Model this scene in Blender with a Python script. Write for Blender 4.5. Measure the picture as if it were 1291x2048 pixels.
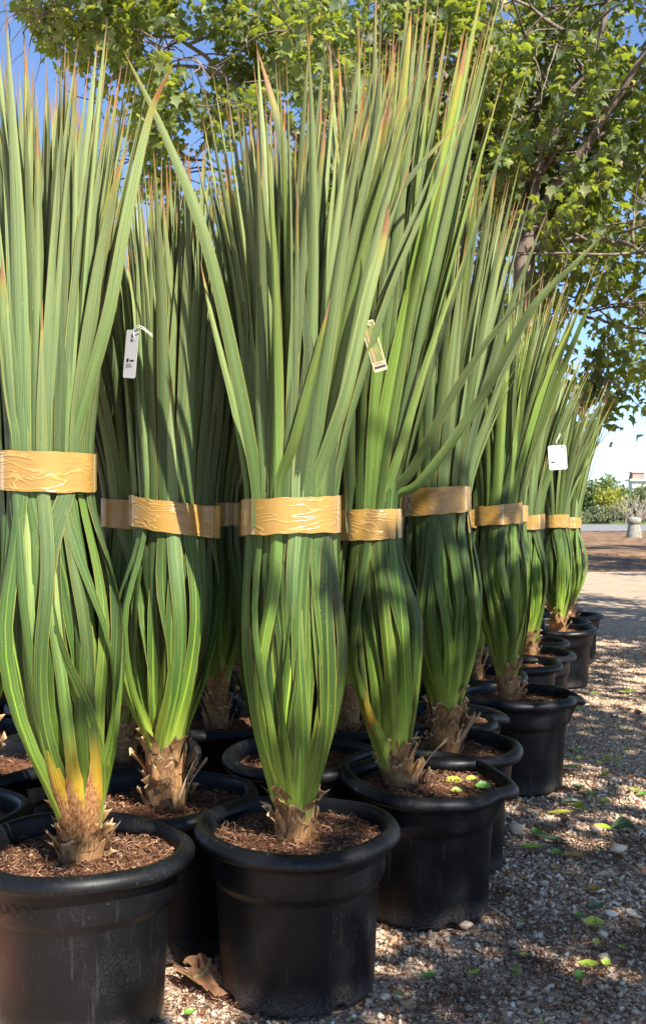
import bpy, math, random
import numpy as np
from mathutils import Vector, noise as mnoise

# ------------------------------------------------------------------ camera, sky, sun, exposure
scene = bpy.context.scene
for o in list(bpy.data.objects):
    bpy.data.objects.remove(o)
COL = scene.collection
CAM_H = 1.13
F = 2000.0                      # focal length in pixels of the 1291 x 2048 photograph
cam_d = bpy.data.cameras.new('camera')
cam = bpy.data.objects.new('camera', cam_d)
COL.objects.link(cam)
cam.location = (0, 0, CAM_H)
cam.rotation_euler = (math.radians(90), 0, 0)
cam_d.sensor_fit = 'VERTICAL'
cam_d.sensor_height = 24
cam_d.sensor_width = 24
cam_d.lens = F / 2048 * 24
cam_d.clip_start = 0.05
cam_d.clip_end = 3000
cam_d.dof.use_dof = True
cam_d.dof.focus_distance = 2.75
cam_d.dof.aperture_fstop = 9.0
scene.camera = cam

SUN = Vector((0.38, -0.60, 0.70)).normalized()
elev = math.asin(SUN.z)
azim = math.atan2(SUN.x, SUN.y)          # clockwise from +Y
world = bpy.data.worlds.new('World')
scene.world = world
world.use_nodes = True
wn = world.node_tree
wn.nodes.clear()
sky = wn.nodes.new('ShaderNodeTexSky')
sky.sky_type = 'NISHITA'
sky.sun_disc = False
sky.sun_elevation = elev
sky.sun_rotation = azim
sky.altitude = 300
sky.air_density = 0.66
sky.dust_density = 0.0
sky.ozone_density = 3.2
bg = wn.nodes.new('ShaderNodeBackground')
bg.inputs['Strength'].default_value = 0.105
wo = wn.nodes.new('ShaderNodeOutputWorld')
wn.links.new(sky.outputs[0], bg.inputs[0])
wn.links.new(bg.outputs[0], wo.inputs[0])
sun_d = bpy.data.lights.new('sun', 'SUN')
sun_d.energy = 5.0
sun_d.angle = math.radians(0.5)
sun_d.color = (1.0, 0.94, 0.82)
sun = bpy.data.objects.new('sun', sun_d)
COL.objects.link(sun)
sun.rotation_euler = SUN.to_track_quat('Z', 'Y').to_euler()
scene.view_settings.view_transform = 'Standard'
scene.view_settings.look = 'None'
scene.view_settings.gamma = 1
scene.view_settings.use_curve_mapping = False
scene.view_settings.exposure = 1.47
try:
    scene.cycles.max_bounces = 8
    scene.cycles.diffuse_bounces = 4
    scene.cycles.transparent_max_bounces = 8
except Exception:
    pass

RNG = np.random.default_rng(7)
R = random.Random(11)

# ------------------------------------------------------------------ helpers
def px(x, y, Z):                # the point of the place seen at pixel (x, y), Z metres away
    return np.array([(x - 645.5) / F * Z, Z, CAM_H + (1024 - y) / F * Z])

def gp(x, y):                   # the ground point seen at pixel (x, y)
    Z = F * CAM_H / (y - 1024.0)
    return np.array([(x - 645.5) / F * Z, Z, 0.0])

def tag(o, label=None, cat=None, group=None, kind=None):
    if label: o['label'] = label
    if cat: o['category'] = cat
    if group: o['group'] = group
    if kind: o['kind'] = kind
    return o

def empty(name, loc=(0, 0, 0), rz=0):
    o = bpy.data.objects.new(name, None)
    o.empty_display_size = 0.1
    COL.objects.link(o)
    o.location = loc
    o.rotation_euler = (0, 0, rz)
    return o

def mesh_np(name, verts, faces, uvs=None, rnd=None, smooth=True):
    """faces: (n,k) int array (k = 3 or 4) or a list of such arrays; uvs per vertex; rnd: per vertex float attribute"""
    me = bpy.data.meshes.new(name)
    verts = np.asarray(verts, dtype=np.float32)
    if not isinstance(faces, list): faces = [faces]
    faces = [np.asarray(f, dtype=np.int32) for f in faces if len(f)]
    me.vertices.add(len(verts))
    me.vertices.foreach_set('co', verts.ravel())
    nl = sum(f.size for f in faces)
    nf = sum(len(f) for f in faces)
    me.loops.add(nl)
    me.polygons.add(nf)
    li = np.concatenate([f.ravel() for f in faces])
    me.loops.foreach_set('vertex_index', li)
    tot = np.concatenate([np.full(len(f), f.shape[1], dtype=np.int32) for f in faces])
    st = np.concatenate([[0], np.cumsum(tot)[:-1]]).astype(np.int32)
    me.polygons.foreach_set('loop_start', st)
    try: me.polygons.foreach_set('loop_total', tot)
    except Exception: pass
    me.polygons.foreach_set('use_smooth', np.full(nf, smooth, dtype=bool))
    if uvs is not None:
        l = me.uv_layers.new(name='UVMap')
        l.data.foreach_set('uv', np.asarray(uvs, dtype=np.float32)[li].ravel())
    if rnd is not None:
        a = me.attributes.new('rnd', 'FLOAT', 'POINT')
        a.data.foreach_set('value', np.asarray(rnd, dtype=np.float32))
    me.update(calc_edges=True)
    me.validate()
    return me

def obj(name, me, m, parent=None, loc=None):
    o = bpy.data.objects.new(name, me)
    if m is not None and len(me.materials) == 0: me.materials.append(m)
    COL.objects.link(o)
    if parent is not None: o.parent = parent
    if loc is not None: o.location = loc
    return o

def grid_faces(n, m, wrap=False):      # n rows of m verts
    i = np.arange(n - 1)[:, None]
    j = np.arange(m if wrap else m - 1)[None, :]
    j2 = (j + 1) % m
    return np.stack([i * m + j, i * m + j2, (i + 1) * m + j2, (i + 1) * m + j], -1).reshape(-1, 4)

def smooth1(a, k, it=2):
    for _ in range(it):
        p = np.pad(a, (k, k), mode='edge')
        a2 = np.convolve(p, np.ones(2 * k + 1) / (2 * k + 1), mode='valid')
        a2[0], a2[-1] = a[0], a[-1]
        a = a2
    return a

def resample(P, n):
    P = np.asarray(P, float)
    # Catmull-Rom through the points
    Q = np.vstack([2 * P[0] - P[1], P, 2 * P[-1] - P[-2]])
    out = []
    k = len(P) - 1
    for t in np.linspace(0, k - 1e-6, n):
        i = int(t); f = t - i
        a, b, c, d = Q[i], Q[i + 1], Q[i + 2], Q[i + 3]
        out.append(0.5 * (2 * b + (c - a) * f + (2 * a - 5 * b + 4 * c - d) * f * f + (3 * b - a - 3 * c + d) * f ** 3))
    return np.array(out)

def tube(P, rad, k=8, wob=0.0, rng=RNG):
    """verts, quads of a closed-ended tube along P with radii rad"""
    P = np.asarray(P, float); n = len(P)
    rad = np.broadcast_to(rad, (n,)).astype(float)
    T = np.gradient(P, axis=0); T /= np.linalg.norm(T, axis=1)[:, None] + 1e-9
    up = np.array([0.0, 0.0, 1.0]) if abs(T[0][2]) < 0.9 else np.array([1.0, 0, 0])
    A = np.cross(T, up); A /= np.linalg.norm(A, axis=1)[:, None] + 1e-9
    B = np.cross(T, A)
    th = np.linspace(0, 2 * math.pi, k, endpoint=False)
    w = 1 + wob * rng.standard_normal((n, k))
    V = P[:, None] + (A[:, None] * np.cos(th)[None, :, None] + B[:, None] * np.sin(th)[None, :, None]) * (rad[:, None] * w)[..., None]
    V = V.reshape(-1, 3)
    return V, grid_faces(n, k, True)

class Bag:                      # collects pieces that form ONE mesh
    def __init__(s): s.v, s.f3, s.f4, s.u, s.r, s.n = [], [], [], [], [], 0
    def add(s, V, Fc, uv=None, rnd=0.0):
        V = np.asarray(V); Fc = np.asarray(Fc)
        s.v.append(V); (s.f3 if Fc.shape[1] == 3 else s.f4).append(Fc + s.n)
        s.u.append(uv if uv is not None else np.zeros((len(V), 2)))
        s.r.append(np.full(len(V), rnd)); s.n += len(V)
    def mesh(s, name, smooth=True):
        fs = []
        if s.f3: fs.append(np.concatenate(s.f3))
        if s.f4: fs.append(np.concatenate(s.f4))
        return mesh_np(name, np.concatenate(s.v), fs, np.concatenate(s.u), np.concatenate(s.r), smooth)

# ------------------------------------------------------------------ materials
class NT:
    def __init__(s, name, disp=False):
        s.m = bpy.data.materials.new(name); s.m.use_nodes = True
        s.t = s.m.node_tree; s.t.nodes.clear()
        s.out = s.t.nodes.new('ShaderNodeOutputMaterial')
    def n(s, typ, **kw):
        nd = s.t.nodes.new(typ)
        for k, v in kw.items():
            if k.startswith('i_'):
                key = k[2:]
                nd.inputs[int(key) if key.isdigit() else key.replace('_', ' ')].default_value = v
            else: setattr(nd, k, v)
        return nd
    def l(s, a, b): s.t.links.new(a, b)
    def val(s, x, sock):
        if isinstance(x, (int, float)): sock.default_value = x
        elif isinstance(x, tuple): sock.default_value = x if len(x) == len(sock.default_value) else (*x, 1)
        else: s.l(x, sock)
    def math(s, op, a, b=0.0, c=0.0, clamp=False):
        nd = s.n('ShaderNodeMath', operation=op, use_clamp=clamp)
        s.val(a, nd.inputs[0]); s.val(b, nd.inputs[1]); s.val(c, nd.inputs[2])
        return nd.outputs[0]
    def sstep(s, x, a, b):
        nd = s.n('ShaderNodeMapRange', interpolation_type='SMOOTHSTEP')
        s.val(x, nd.inputs[0]); s.val(a, nd.inputs[1]); s.val(b, nd.inputs[2])
        return nd.outputs[0]
    def mix(s, f, a, b, mode='MIX'):
        nd = s.n('ShaderNodeMix', data_type='RGBA', blend_type=mode)
        s.val(f, nd.inputs[0]); s.val(a, nd.inputs[6]); s.val(b, nd.inputs[7])
        return nd.outputs[2]
    def ramp(s, x, stops):
        nd = s.n('ShaderNodeValToRGB'); cr = nd.color_ramp
        while len(cr.elements) < len(stops): cr.elements.new(0.5)
        for e, (p, c) in zip(cr.elements, stops):
            e.position = p; e.color = (*c, 1)
        s.l(x, nd.inputs[0]); return nd.outputs[0]
    def noise(s, vec, scale, detail=3, rough=0.55, **kw):
        nd = s.n('ShaderNodeTexNoise', **kw)
        if vec is not None: s.l(vec, nd.inputs['Vector'])
        nd.inputs['Scale'].default_value = scale; nd.inputs['Detail'].default_value = detail
        nd.inputs['Roughness'].default_value = rough
        return nd.outputs[0]
    def comb(s, x, y, z=0.0):
        nd = s.n('ShaderNodeCombineXYZ')
        s.val(x, nd.inputs[0]); s.val(y, nd.inputs[1]); s.val(z, nd.inputs[2]); return nd.outputs[0]
    def bump(s, h, strength=0.3, dist=0.01, nrm=None):
        nd = s.n('ShaderNodeBump'); nd.inputs['Strength'].default_value = strength
        nd.inputs['Distance'].default_value = dist; s.l(h, nd.inputs['Height'])
        if nrm is not None: s.l(nrm, nd.inputs['Normal'])
        return nd.outputs[0]
    def pbr(s, col, rough=0.6, nrm=None, spec=0.5, trans=None, tcol=None, coat=0.0):
        p = s.n('ShaderNodeBsdfPrincipled')
        s.val(col, p.inputs['Base Color']); s.val(rough, p.inputs['Roughness'])
        p.inputs['Specular IOR Level'].default_value = spec
        p.inputs['Coat Weight'].default_value = coat
        p.inputs['Coat Roughness'].default_value = 0.25
        if nrm is not None: s.l(nrm, p.inputs['Normal'])
        if trans:
            t = s.n('ShaderNodeBsdfTranslucent'); s.val(tcol if tcol is not None else col, t.inputs[0])
            if nrm is not None: s.l(nrm, t.inputs['Normal'])
            mx = s.n('ShaderNodeMixShader'); mx.inputs[0].default_value = trans
            s.l(p.outputs[0], mx.inputs[1]); s.l(t.outputs[0], mx.inputs[2]); s.l(mx.outputs[0], s.out.inputs[0])
        else: s.l(p.outputs[0], s.out.inputs[0])
        return s.m
    def uv(s):
        nd = s.n('ShaderNodeUVMap'); sp = s.n('ShaderNodeSeparateXYZ'); s.l(nd.outputs[0], sp.inputs[0])
        return sp.outputs[0], sp.outputs[1]
    def objc(s): return s.n('ShaderNodeTexCoord').outputs['Object']
    def orand(s): return s.n('ShaderNodeObjectInfo').outputs['Random']
    def attr(s, name, typ='GEOMETRY'):
        return s.n('ShaderNodeAttribute', attribute_name=name, attribute_type=typ).outputs['Fac']

def mat_blade(name, cool=1.0):
    s = NT(name); u, v = s.uv(); rr = s.orand(); dry = s.attr('dry', 'OBJECT')
    yellowed = s.attr('yellow', 'OBJECT')  # how far this leaf's own colour has turned yellow
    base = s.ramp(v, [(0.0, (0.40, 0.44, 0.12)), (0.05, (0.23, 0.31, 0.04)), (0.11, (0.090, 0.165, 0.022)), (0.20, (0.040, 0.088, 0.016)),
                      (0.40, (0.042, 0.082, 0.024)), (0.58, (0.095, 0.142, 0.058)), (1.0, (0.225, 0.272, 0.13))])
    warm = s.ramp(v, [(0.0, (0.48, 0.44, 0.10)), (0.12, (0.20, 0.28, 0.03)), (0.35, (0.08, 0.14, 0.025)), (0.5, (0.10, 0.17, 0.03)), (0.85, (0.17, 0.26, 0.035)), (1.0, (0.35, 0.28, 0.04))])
    base = s.mix(yellowed, base, warm)
    # pale midrib, strongest low on the blade
    c = s.math('ABSOLUTE', s.math('SUBTRACT', u, 0.5))
    fade = s.math('SUBTRACT', 1.0, s.sstep(v, 0.20, 0.5))
    wid = s.math('MULTIPLY_ADD', s.math('SUBTRACT', 1.0, s.sstep(v, 0.02, 0.35)), 0.055, 0.03)
    rib = s.math('SUBTRACT', 1.0, s.sstep(c, s.math('MULTIPLY', wid, 0.5), s.math('ADD', wid, 0.03)))
    rmix = s.math('MULTIPLY', s.math('MULTIPLY', rib, fade), s.math('MULTIPLY_ADD', rr, 0.6, 0.2))
    base = s.mix(rmix, base, (0.27, 0.37, 0.045))
    # lengthwise striation
    st = s.noise(s.comb(s.math('MULTIPLY', u, 17.0), s.math('MULTIPLY_ADD', v, 2.2, s.math('MULTIPLY', rr, 60))), 1.0, 3, 0.6)
    st2 = s.noise(s.comb(s.math('MULTIPLY', u, 9.0), s.math('MULTIPLY_ADD', v, 5.0, s.math('MULTIPLY', rr, 31))), 1.0, 2, 0.5)
    base = s.mix(0.75, base, s.ramp(st, [(0.30, (0.34, 0.38, 0.34)), (0.5, (1, 1, 1)), (0.70, (1.5, 1.48, 1.3))]), 'MULTIPLY')
    base = s.mix(s.math('MULTIPLY', s.sstep(st2, 0.5, 0.8), 0.35), base, (0.22, 0.27, 0.06))
    # per-leaf value
    vv = s.math('MULTIPLY_ADD', s.math('FRACT', s.math('MULTIPLY', rr, 17.3)), 0.95, 0.5)
    base = s.mix(1.0, base, s.comb(vv, vv, s.math('MULTIPLY', vv, 0.98)), 'MULTIPLY')
    # thin pale margin
    mg = s.math('MULTIPLY', s.sstep(c, 0.455, 0.475), s.math('MULTIPLY_ADD', rr, 0.5, 0.3))
    base = s.mix(mg, base, (0.36, 0.30, 0.07))
    # specks of dust and water marks
    vor = s.n('ShaderNodeTexVoronoi'); vor.inputs['Scale'].default_value = 1.0
    s.l(s.comb(s.math('MULTIPLY', u, 5.0), s.math('MULTIPLY', v, 150.0), s.math('MULTIPLY', rr, 40)), vor.inputs['Vector'])
    sp = s.math('MULTIPLY', s.math('SUBTRACT', 1.0, s.sstep(vor.outputs['Distance'], 0.06, 0.16)), s.math('GREATER_THAN', s.noise(s.comb(u, s.math('MULTIPLY', v, 20), rr), 9, 1), 0.56))
    base = s.mix(s.math('MULTIPLY', sp, 0.5), base, (0.5, 0.55, 0.42))
    # dry, spotted leaf foot (only on leaves marked dry)
    dn = s.noise(s.comb(s.math('MULTIPLY', u, 12), s.math('MULTIPLY', v, 75), rr), 1.0, 3, 0.6)
    dcol = s.ramp(dn, [(0.30, (0.09, 0.03, 0.012)), (0.46, (0.30, 0.13, 0.05)), (0.7, (0.50, 0.30, 0.13))])
    dside = s.math('ADD', s.math('MULTIPLY', u, 0.13), 0.045)
    dm = s.math('SUBTRACT', 1.0, s.sstep(s.math('ADD', v, s.math('MULTIPLY', s.math('SUBTRACT', dn, .5), 0.05)), dside, s.math('ADD', dside, 0.09)))
    base = s.mix(s.math('MULTIPLY', dry, s.math('SUBTRACT', 1.0, s.sstep(v, 0.1, 0.34))), base, (0.62, 0.36, 0.03))
    base = s.mix(s.math('MULTIPLY', dm, dry), base, dcol)
    # dead brown tip
    tl = s.math('MULTIPLY_ADD', s.math('FRACT', s.math('MULTIPLY', rr, 7.7)), -0.055, 0.982)
    tn = s.math('ADD', v, s.math('MULTIPLY', s.math('SUBTRACT', st, 0.5), 0.02))
    tip = s.sstep(tn, tl, s.math('ADD', tl, 0.012))
    tipc = s.mix(s.math('FRACT', s.math('MULTIPLY', rr, 5.1)), (0.40, 0.17, 0.04), (0.30, 0.20, 0.12))
    base = s.mix(s.math('MULTIPLY', s.sstep(tn, s.math('SUBTRACT', tl, 0.04), tl), 0.45), base, (0.40, 0.30, 0.05))
    base = s.mix(tip, base, tipc)
    bmp = s.bump(st, 0.8, 0.003)
    rough = s.math('MULTIPLY_ADD', st, 0.2, 0.38)
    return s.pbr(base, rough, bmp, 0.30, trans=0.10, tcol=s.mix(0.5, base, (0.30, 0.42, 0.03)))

def mat_pot():
    s = NT('black_plastic'); P = s.objc(); rr = s.orand()
    ofs = s.n('ShaderNodeVectorMath', operation='ADD'); s.l(P, ofs.inputs[0]); s.l(s.comb(s.math('MULTIPLY', rr, 30), 0.0, 0.0), ofs.inputs[1])
    P = ofs.outputs[0]
    sep = s.n('ShaderNodeSeparateXYZ'); s.l(s.objc(), sep.inputs[0]); z = sep.outputs[2]
    n1 = s.noise(P, 9, 5, 0.65); n2 = s.noise(P, 170, 3, 0.7); n3 = s.noise(P, 2.5, 3, 0.6)
    mp = s.n('ShaderNodeMapping'); mp.inputs['Scale'].default_value = (60, 60, 5); s.l(P, mp.inputs['Vector'])
    stre = s.noise(mp.outputs[0], 1.0, 4, 0.65)
    dust = s.math('MULTIPLY', s.sstep(n1, 0.45, 0.75), s.sstep(n2, 0.42, 0.7))
    low = s.math('MULTIPLY', s.math('SUBTRACT', 1.0, s.sstep(s.math('ADD', z, s.math('MULTIPLY', s.math('SUBTRACT', n1, 0.5), 0.09)), 0.0, 0.07)), s.sstep(n2, 0.3, 0.65))
    base = s.mix(s.math('MULTIPLY', dust, 0.24), (0.0030, 0.0034, 0.0046), (0.055, 0.054, 0.057))
    base = s.mix(s.math('MULTIPLY', s.sstep(stre, 0.58, 0.80), 0.30), base, (0.10, 0.10, 0.105))
    base = s.mix(s.math('MULTIPLY', low, 0.45), base, (0.19, 0.16, 0.14))
    vor = s.n('ShaderNodeTexVoronoi'); vor.inputs['Scale'].default_value = 70; s.l(P, vor.inputs['Vector'])
    sp = s.math('MULTIPLY', s.math('LESS_THAN', vor.outputs['Distance'], 0.07), s.math('GREATER_THAN', n3, 0.55))
    base = s.mix(s.math('MULTIPLY', sp, 0.35), base, (0.25, 0.24, 0.22))
    # a rust-red tint on the left side of one pot only
    red = s.attr('red', 'OBJECT'); sx = sep.outputs[0]
    rm = s.math('MULTIPLY', s.math('SUBTRACT', 1.0, s.sstep(s.math('ADD', sx, s.math('MULTIPLY', n3, 0.16)), -0.16, 0.02)), s.math('MULTIPLY', s.math('MULTIPLY', red, s.sstep(z, 0.0, 0.2)), s.math('SUBTRACT', 1.0, s.sstep(z, 0.325, 0.345))))
    base = s.mix(s.math('MULTIPLY', rm, 0.55), base, (0.16, 0.045, 0.022))
    rough = s.math('MULTIPLY_ADD', n1, 0.28, s.math('MULTIPLY_ADD', dust, 0.25, 0.30))
    return s.pbr(base, rough, s.bump(s.math('ADD', n1, s.math('MULTIPLY', n2, 0.25)), 0.35, 0.002), 0.27)

def mat_soil():
    s = NT('coir_soil'); P = s.n('ShaderNodeNewGeometry').outputs['Position']
    n1 = s.noise(P, 60, 5, 0.7); n2 = s.noise(P, 9, 3)
    c = s.ramp(n1, [(0.3, (0.035, 0.014, 0.008)), (0.5, (0.12, 0.052, 0.028)), (0.7, (0.27, 0.14, 0.08))])
    c = s.mix(s.math('MULTIPLY', s.sstep(n2, 0.45, 0.7), 0.5), c, (0.05, 0.018, 0.010))
    return s.pbr(c, 0.95, s.bump(n1, 0.9, 0.02), 0.1)

def mat_rnd(name, stops, rough=0.8, trans=None, noise_scale=None, nmix=0.4, spec=0.3, src='attr', bump=None):
    s = NT(name); rr = s.attr('rnd') if src == 'attr' else s.orand()
    c = s.ramp(rr, stops); nrm = None
    if noise_scale:
        n = s.noise(s.objc(), noise_scale, 4, 0.65)
        c = s.mix(nmix, c, s.ramp(n, [(0.3, (0.4, 0.4, 0.4)), (0.7, (1.5, 1.5, 1.5))]), 'MULTIPLY')
        if bump: nrm = s.bump(n, 0.6, bump)
    return s.pbr(c, rough, nrm, spec, trans=trans)

def mat_tape():
    s = NT('packing_tape'); u, v = s.uv(); rr = s.orand()
    o = s.math('MULTIPLY', rr, 40)
    q = s.comb(s.math('MULTIPLY_ADD', u, 8.0, o), s.math('MULTIPLY_ADD', v, 4.6, s.math('MULTIPLY', s.noise(s.comb(s.math('MULTIPLY', u, 9.0), v, o), 1.0, 2), 2.5)))
    n = s.noise(q, 1.0, 1, 0.4)
    ridge = s.math('SUBTRACT', 1.0, s.math('MULTIPLY', s.math('ABSOLUTE', s.math('SUBTRACT', n, 0.5)), 24.0), clamp=True)
    area = s.sstep(s.noise(s.comb(s.math('MULTIPLY', u, 4.0), v, o), 1.3, 2), 0.40, 0.56)
    ridge = s.math('MULTIPLY', ridge, area)
    seam = s.math('SUBTRACT', 1.0, s.sstep(s.math('ABSOLUTE', s.math('SUBTRACT', s.math('FRACT', s.math('MULTIPLY_ADD', u, 3.0, rr)), 0.5)), 0.012, 0.03))
    c = s.mix(s.noise(s.comb(s.math('MULTIPLY', u, 14), v, o), 1.0, 3), (0.29, 0.160, 0.034), (0.42, 0.245, 0.062))
    lay = s.math('GREATER_THAN', s.math('FRACT', s.math('MULTIPLY_ADD', u, 5.0, s.math('MULTIPLY', rr, 9))), 0.72)
    c = s.mix(s.math('MULTIPLY', lay, 0.18), c, (0.22, 0.14, 0.05))
    c = s.mix(s.math('MULTIPLY', ridge, 0.2), c, (0.75, 0.55, 0.25))
    c = s.mix(s.math('MULTIPLY', seam, 0.55), c, (0.55, 0.47, 0.34))
    return s.pbr(c, 0.30, s.bump(s.math('ADD', ridge, s.math('MULTIPLY', n, 0.3)), 0.38, 0.004), 0.55, trans=0.06)

def mat_sheath(name='dry_sheath', light=1.0):
    s = NT(name); u, v = s.uv(); rr = s.orand()
    n = s.noise(s.comb(s.math('MULTIPLY_ADD', u, 16, s.math('MULTIPLY', rr, 50)), s.math('MULTIPLY', v, 2.5)), 1.0, 4, 0.65)
    n2 = s.noise(s.comb(s.math('MULTIPLY_ADD', u, 3, s.math('MULTIPLY', rr, 90)), s.math('MULTIPLY', v, 3)), 1.0, 3, 0.6)
    c = s.ramp(n, [(0.3, (0.11, 0.045, 0.018)), (0.5, (0.31, 0.165, 0.070)), (0.72, (0.54, 0.34, 0.165))])
    c = s.mix(s.math('MULTIPLY', s.sstep(n2, 0.50, 0.68), 0.75), c, (0.075, 0.03, 0.014))
    c = s.mix(s.math('MULTIPLY', s.sstep(v, 0.86, 0.97), 0.6), c, (0.78, 0.58, 0.34))
    return s.pbr(c, 0.6, s.bump(n, 0.6, 0.003), 0.3, trans=0.08)

def mat_bark(name, a, b, scale):
    s = NT(name); P = s.objc()
    mp = s.n('ShaderNodeMapping'); mp.inputs['Scale'].default_value = (1, 1, 0.25); s.l(P, mp.inputs['Vector'])
    n = s.noise(mp.outputs[0], scale, 5, 0.65)
    return s.pbr(s.ramp(n, [(0.3, a), (0.7, b)]), 0.85, s.bump(n, 0.8, 0.02), 0.2)

def mat_treeleaf(name, stops, trans=0.42):
    s = NT(name); rr = s.attr('rnd')
    rr2 = s.math('FRACT', s.math('ADD', rr, s.math('MULTIPLY', s.orand(), 0.93)))
    c = s.ramp(rr2, stops)
    g = s.n('ShaderNodeNewGeometry')
    c2 = s.mix(s.math('MULTIPLY', g.outputs['Backfacing'], 0.65), c, (0.20, 0.25, 0.14))   # plane leaves are paler and downy below
    u, v = s.uv()
    n = s.noise(s.comb(u, v, rr), 6, 3)
    c2 = s.mix(0.35, c2, s.ramp(n, [(0.3, (0.55, 0.55, 0.55)), (0.7, (1.4, 1.4, 1.3))]), 'MULTIPLY')
    tc = s.mix(0.65, c, (0.52, 0.62, 0.03))
    return s.pbr(c2, 0.5, None, 0.4, trans=trans, tcol=tc)

M = dict(
    blade=mat_blade('strap_leaf'), pot=mat_pot(), soil=mat_soil(), tape=mat_tape(), sheath=mat_sheath(),
    fibre=mat_rnd('coir_fibre', [(0.0, (0.05, 0.02, 0.012)), (0.45, (0.15, 0.068, 0.036)), (0.8, (0.32, 0.18, 0.10)), (1.0, (0.50, 0.36, 0.24))], 0.9),
    pebble=mat_rnd('pebble_stone', [(0.0, (0.17, 0.075, 0.04)), (0.24, (0.46, 0.26, 0.15)), (0.36, (0.34, 0.25, 0.175)), (0.55, (0.56, 0.42, 0.31)), (0.76, (0.72, 0.50, 0.32)), (0.92, (0.80, 0.64, 0.47)), (1.0, (0.9, 0.80, 0.66))], 0.75, noise_scale=240, nmix=0.35, bump=0.001),
    crumb=mat_rnd('mulch_crumb', [(0.0, (0.03, 0.012, 0.008)), (0.6, (0.09, 0.035, 0.02)), (1.0, (0.19, 0.09, 0.05))], 0.95),
    bark=mat_bark('plane_bark', (0.07, 0.05, 0.04), (0.26, 0.21, 0.17), 14),
    treeleaf=mat_treeleaf('plane_leaf', [(0.0, (0.024, 0.044, 0.016)), (0.40, (0.044, 0.075, 0.022)), (0.62, (0.09, 0.13, 0.028)), (0.82, (0.19, 0.23, 0.03)), (0.95, (0.30, 0.26, 0.03)), (1.0, (0.28, 0.22, 0.12))]),
)

# ------------------------------------------------------------------ ground
def mat_ground():
    s = NT('gritty_ground'); P = s.n('ShaderNodeNewGeometry').outputs['Position']
    sep = s.n('ShaderNodeSeparateXYZ'); s.l(P, sep.inputs[0]); x, y = sep.outputs[0], sep.outputs[1]
    vor = s.n('ShaderNodeTexVoronoi'); vor.inputs['Scale'].default_value = 75; s.l(P, vor.inputs['Vector'])
    hsv = s.n('ShaderNodeSeparateColor'); s.l(vor.outputs['Color'], hsv.inputs[0])
    c = s.ramp(hsv.outputs[0], [(0.0, (0.17, 0.09, 0.055)), (0.3, (0.36, 0.23, 0.15)), (0.55, (0.44, 0.34, 0.26)), (0.8, (0.58, 0.42, 0.29)), (1.0, (0.72, 0.57, 0.44))])
    n1 = s.noise(P, 3, 4, 0.6); n2 = s.noise(P, 120, 4, 0.7); n3 = s.noise(P, 0.6, 4, 0.6)
    c = s.mix(s.math('MULTIPLY', s.sstep(n1, 0.5, 0.7), 0.5), c, (0.10, 0.05, 0.032))
    # past the gravel: bare sandy earth
    edge = s.math('ADD', y, s.math('MULTIPLY', n3, 3.0))
    sand = s.mix(n2, (0.30, 0.22, 0.155), (0.46, 0.36, 0.27))
    sand = s.mix(s.math('MULTIPLY', s.sstep(n1, 0.45, 0.68), 0.55), sand, (0.20, 0.135, 0.09))
    c = s.mix(s.sstep(edge, 11.0, 14.5), c, sand)
    h = s.math('SUBTRACT', s.math('MULTIPLY', n2, 0.5), vor.outputs['Distance'])
    return s.pbr(c, 0.92, s.bump(h, 0.7, 0.012), 0.15)

gx = np.concatenate([[-900, -300, -100, -40, -15], np.linspace(-6, 8, 57), [15, 40, 100, 300, 900]])
gy = np.concatenate([[-300, -60, -10], np.linspace(0, 16, 65), [20, 30, 45, 70, 110, 200, 500, 1500]])
X, Y = np.meshgrid(gx, gy)
Zg = np.array([[0.012 * mnoise.noise((a * 0.9, b * 0.9, 0)) - 0.006 if abs(a) < 10 and b < 17 else 0 for a in gx] for b in gy])
V = np.stack([X, Y, Zg - 0.004], -1).reshape(-1, 3)
g = obj('ground', mesh_np('ground', V, grid_faces(len(gy), len(gx))), mat_ground()); tag(g, kind='structure')

# ------------------------------------------------------------------ strap leaf blades
def blade_mesh(P, N, W, fold=0.22, m=5, curl=None, tilt=None):
    """P centreline (n,3), N outward normals, W widths; a keeled strap"""
    P = np.asarray(P); n = len(P)
    T = np.gradient(P, axis=0); T /= np.linalg.norm(T, axis=1)[:, None] + 1e-9
    N = N - T * (N * T).sum(1)[:, None]; N /= np.linalg.norm(N, axis=1)[:, None] + 1e-9
    B = np.cross(N, T)
    if tilt is not None:
        c, s_ = np.cos(tilt)[:, None], np.sin(tilt)[:, None]
        B, N = B * c + N * s_, N * c - B * s_
    u = np.linspace(-1, 1, m)
    fo = np.broadcast_to(fold, (n,))
    dn = -(np.abs(u)[None, :] ** 1.25) * (fo * W)[:, None]
    if curl is not None: dn = dn + curl[:, None] * u[None, :] * W[:, None]
    V = P[:, None] + B[:, None] * (u[None, :, None] * W[:, None, None] * 0.5) + N[:, None] * dn[..., None]
    s = np.concatenate([[0], np.cumsum(np.linalg.norm(np.diff(P, axis=0), axis=1))]); s /= s[-1]
    uv = np.stack(np.broadcast_arrays((u * 0.5 + 0.5)[None, :], s[:, None]), -1).reshape(-1, 2)
    return V.reshape(-1, 3), grid_faces(n, m), uv

def width_profile(s, w, base=1.35):
    k = np.interp(s, [0, 0.05, 0.14, 0.30, 0.55, 0.70, 0.82, 0.92, 0.97, 1.0],
                  [base * 1.1, base, 0.88, 0.94, 1.0, 0.92, 0.66, 0.28, 0.11, 0.015])
    return smooth1(k, 1, 1) * w

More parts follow.
